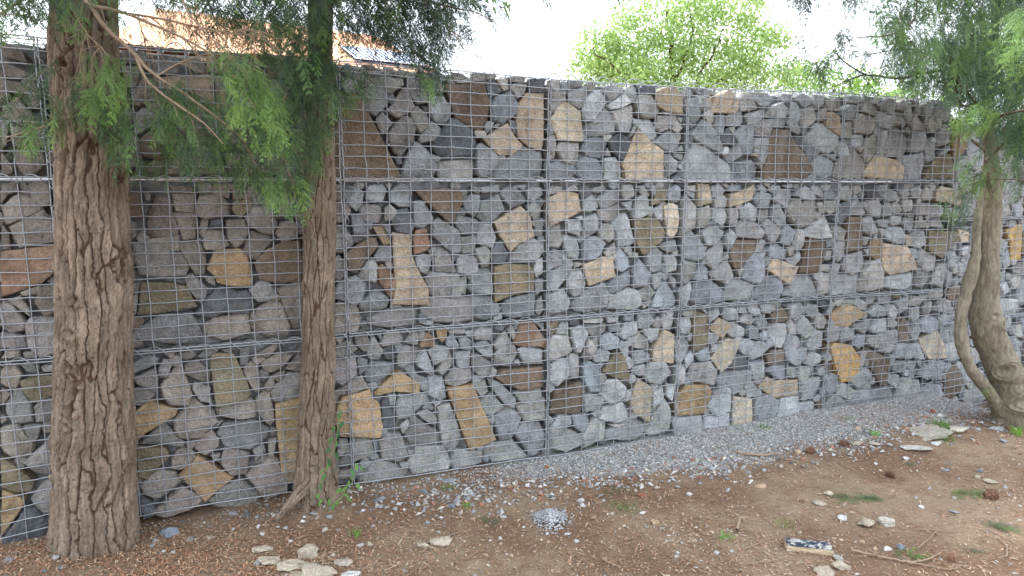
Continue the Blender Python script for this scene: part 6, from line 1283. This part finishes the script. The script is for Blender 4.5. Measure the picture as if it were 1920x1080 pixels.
tuft(1762, 800, 120, .045, 'green grass tuft on the mortar crust'); tuft(1772, 822, 90, .04, 'mossy tuft below the mortar crust', col=(.12, .18, .05)); tuft(1906, 815, 60, .06, 'bright grass tuft at the right edge by the twisted tree', col=(.2, .42, .05), spread=.015)
tuft(1640, 816, 60, .03, 'leafy green tuft beside the blocky grey stone on the far gravel', col=(.16, .38, .06), spread=.02); tuft(1170, 953, 110, .022, 'low green moss patch at the edge of the gravel in the centre', col=(.12, .20, .05), spread=.035); tuft(1155, 922, 80, .02, 'dark moss strip left of the red brick fragment', col=(.08, .12, .05), spread=.04)
tuft(875, 948, 60, .014, 'tiny bright moss cushion in front of the blocky grey stone', col=(.2, .35, .05), spread=.012); tuft(843, 917, 40, .02, 'tiny weed on the chippings under the ochre slab', spread=.02); tuft(1433, 803, 50, .025, 'small weed at the wall foot right of centre', spread=.02); tuft(1470, 985, 50, .03, 'sparse dry grass tuft above the painted block', col=(.2, .22, .08)); tuft(1362, 1008, 40, .02, 'tiny green weed left of the painted block', spread=.02, col=(.15, .36, .05))
tuft(1592, 787, 40, .02, 'tiny weed on the far gravel', spread=.02); tuft(1430, 857, 90, .012, 'moss growing along the mossy stick', col=(.13, .16, .05), spread=.045); tuft(668, 1004, 30, .03, 'tiny weed below the ivy', col=(.15, .3, .05), spread=.01)
# ivy-like climber on the slim trunk
vb = np.array(gpt(612, 950)); vine = empty('climbing_vine', tuple(vb)); tag(vine, 'young climbing plant with glossy green leaves on the right side of the slim trunk', 'climbing plant')
ms = MB(); V1 = [(640, 760), (633, 800), (628, 840), (610, 880), (600, 915), (596, 945)]; V2 = [(668, 870), (662, 900), (650, 925), (625, 945), (606, 952)]; V3 = [(655, 905), (640, 935), (622, 948)]
Yv = {0: 2.76, 1: 2.72, 2: 2.70}; stems = []
for k, vpx in enumerate((V1, V2, V3)):
    Q = np.array([atY(x, y, Yv[k]-.02*i*0) for i, (x, y) in enumerate(vpx)]); stems.append(Q); ms.tube(Q-vb, .0017, 6)
ms.build('stem', plain('green_stem', (.12, .20, .05), (.2, .22, .09), 30), vine, smooth=True)
def leaf(p, d, l, w, col):
    d = np.array(d, float); d /= np.linalg.norm(d); s_ = np.cross(d, [0, -1, .35]); s_ /= np.linalg.norm(s_); u = np.cross(s_, d); ts = [0, .2, .45, .7, 1]; ww = [.05, .75, 1, .65, .02]; V = []
    for t, q in zip(ts, ww): c = p+d*l*t-np.array([0, 0, 1])*l*.15*t*t; V += [c-s_*w*q*.5+u*w*.15*q, c, c+s_*w*q*.5+u*w*.15*q]
    F = []
    for i in range(4): a = i*3; F += [(a, a+1, a+4, a+3), (a+1, a+2, a+5, a+4)]
    mb = MB(); mb.add(np.array(V)-vb, F, col=np.tile(col, (15, 1))); return mb
rr = random.Random(9)
spots = [(640, 770), (632, 778), (645, 790), (628, 800), (636, 806), (624, 818), (632, 826), (620, 840), (628, 848), (615, 858), (622, 866), (606, 880), (612, 888), (600, 905), (595, 925), (604, 935), (668, 868), (674, 874), (660, 880), (664, 890), (656, 900), (668, 906), (650, 912), (645, 925), (652, 932), (636, 938), (628, 945), (618, 935), (640, 915)]
for k, (x, y) in enumerate(spots):
    yy = 2.75 if x < 645 and y < 950 and k < 16 else 2.70
    c = np.array([(.045, .16, .05), (.09, .26, .06), (.16, .36, .07)][min(2, int(k/10)+rr.randrange(0, 2))])*rr.uniform(.8, 1.2)
    a = math.radians(rr.uniform(-150, -20)); leaf(atY(x, y, yy), (math.cos(a), -.35, math.sin(a)), rr.uniform(.022, .038), rr.uniform(.010, .017), c*.85).build('leaf', M_BLEAF, vine, smooth=True)
# wood sorrel-like sprout on the small stem of the right tree
c = atY(1850, 728, 3.78); its = [(c, (math.cos(a), -.4, math.sin(a)), .05, 'bright', True) for a in np.linspace(-2.5, .6, 7)]
green('moss_sprout', its, 'small bright green sprout in the fork of the twisted tree', 'sprout', c)
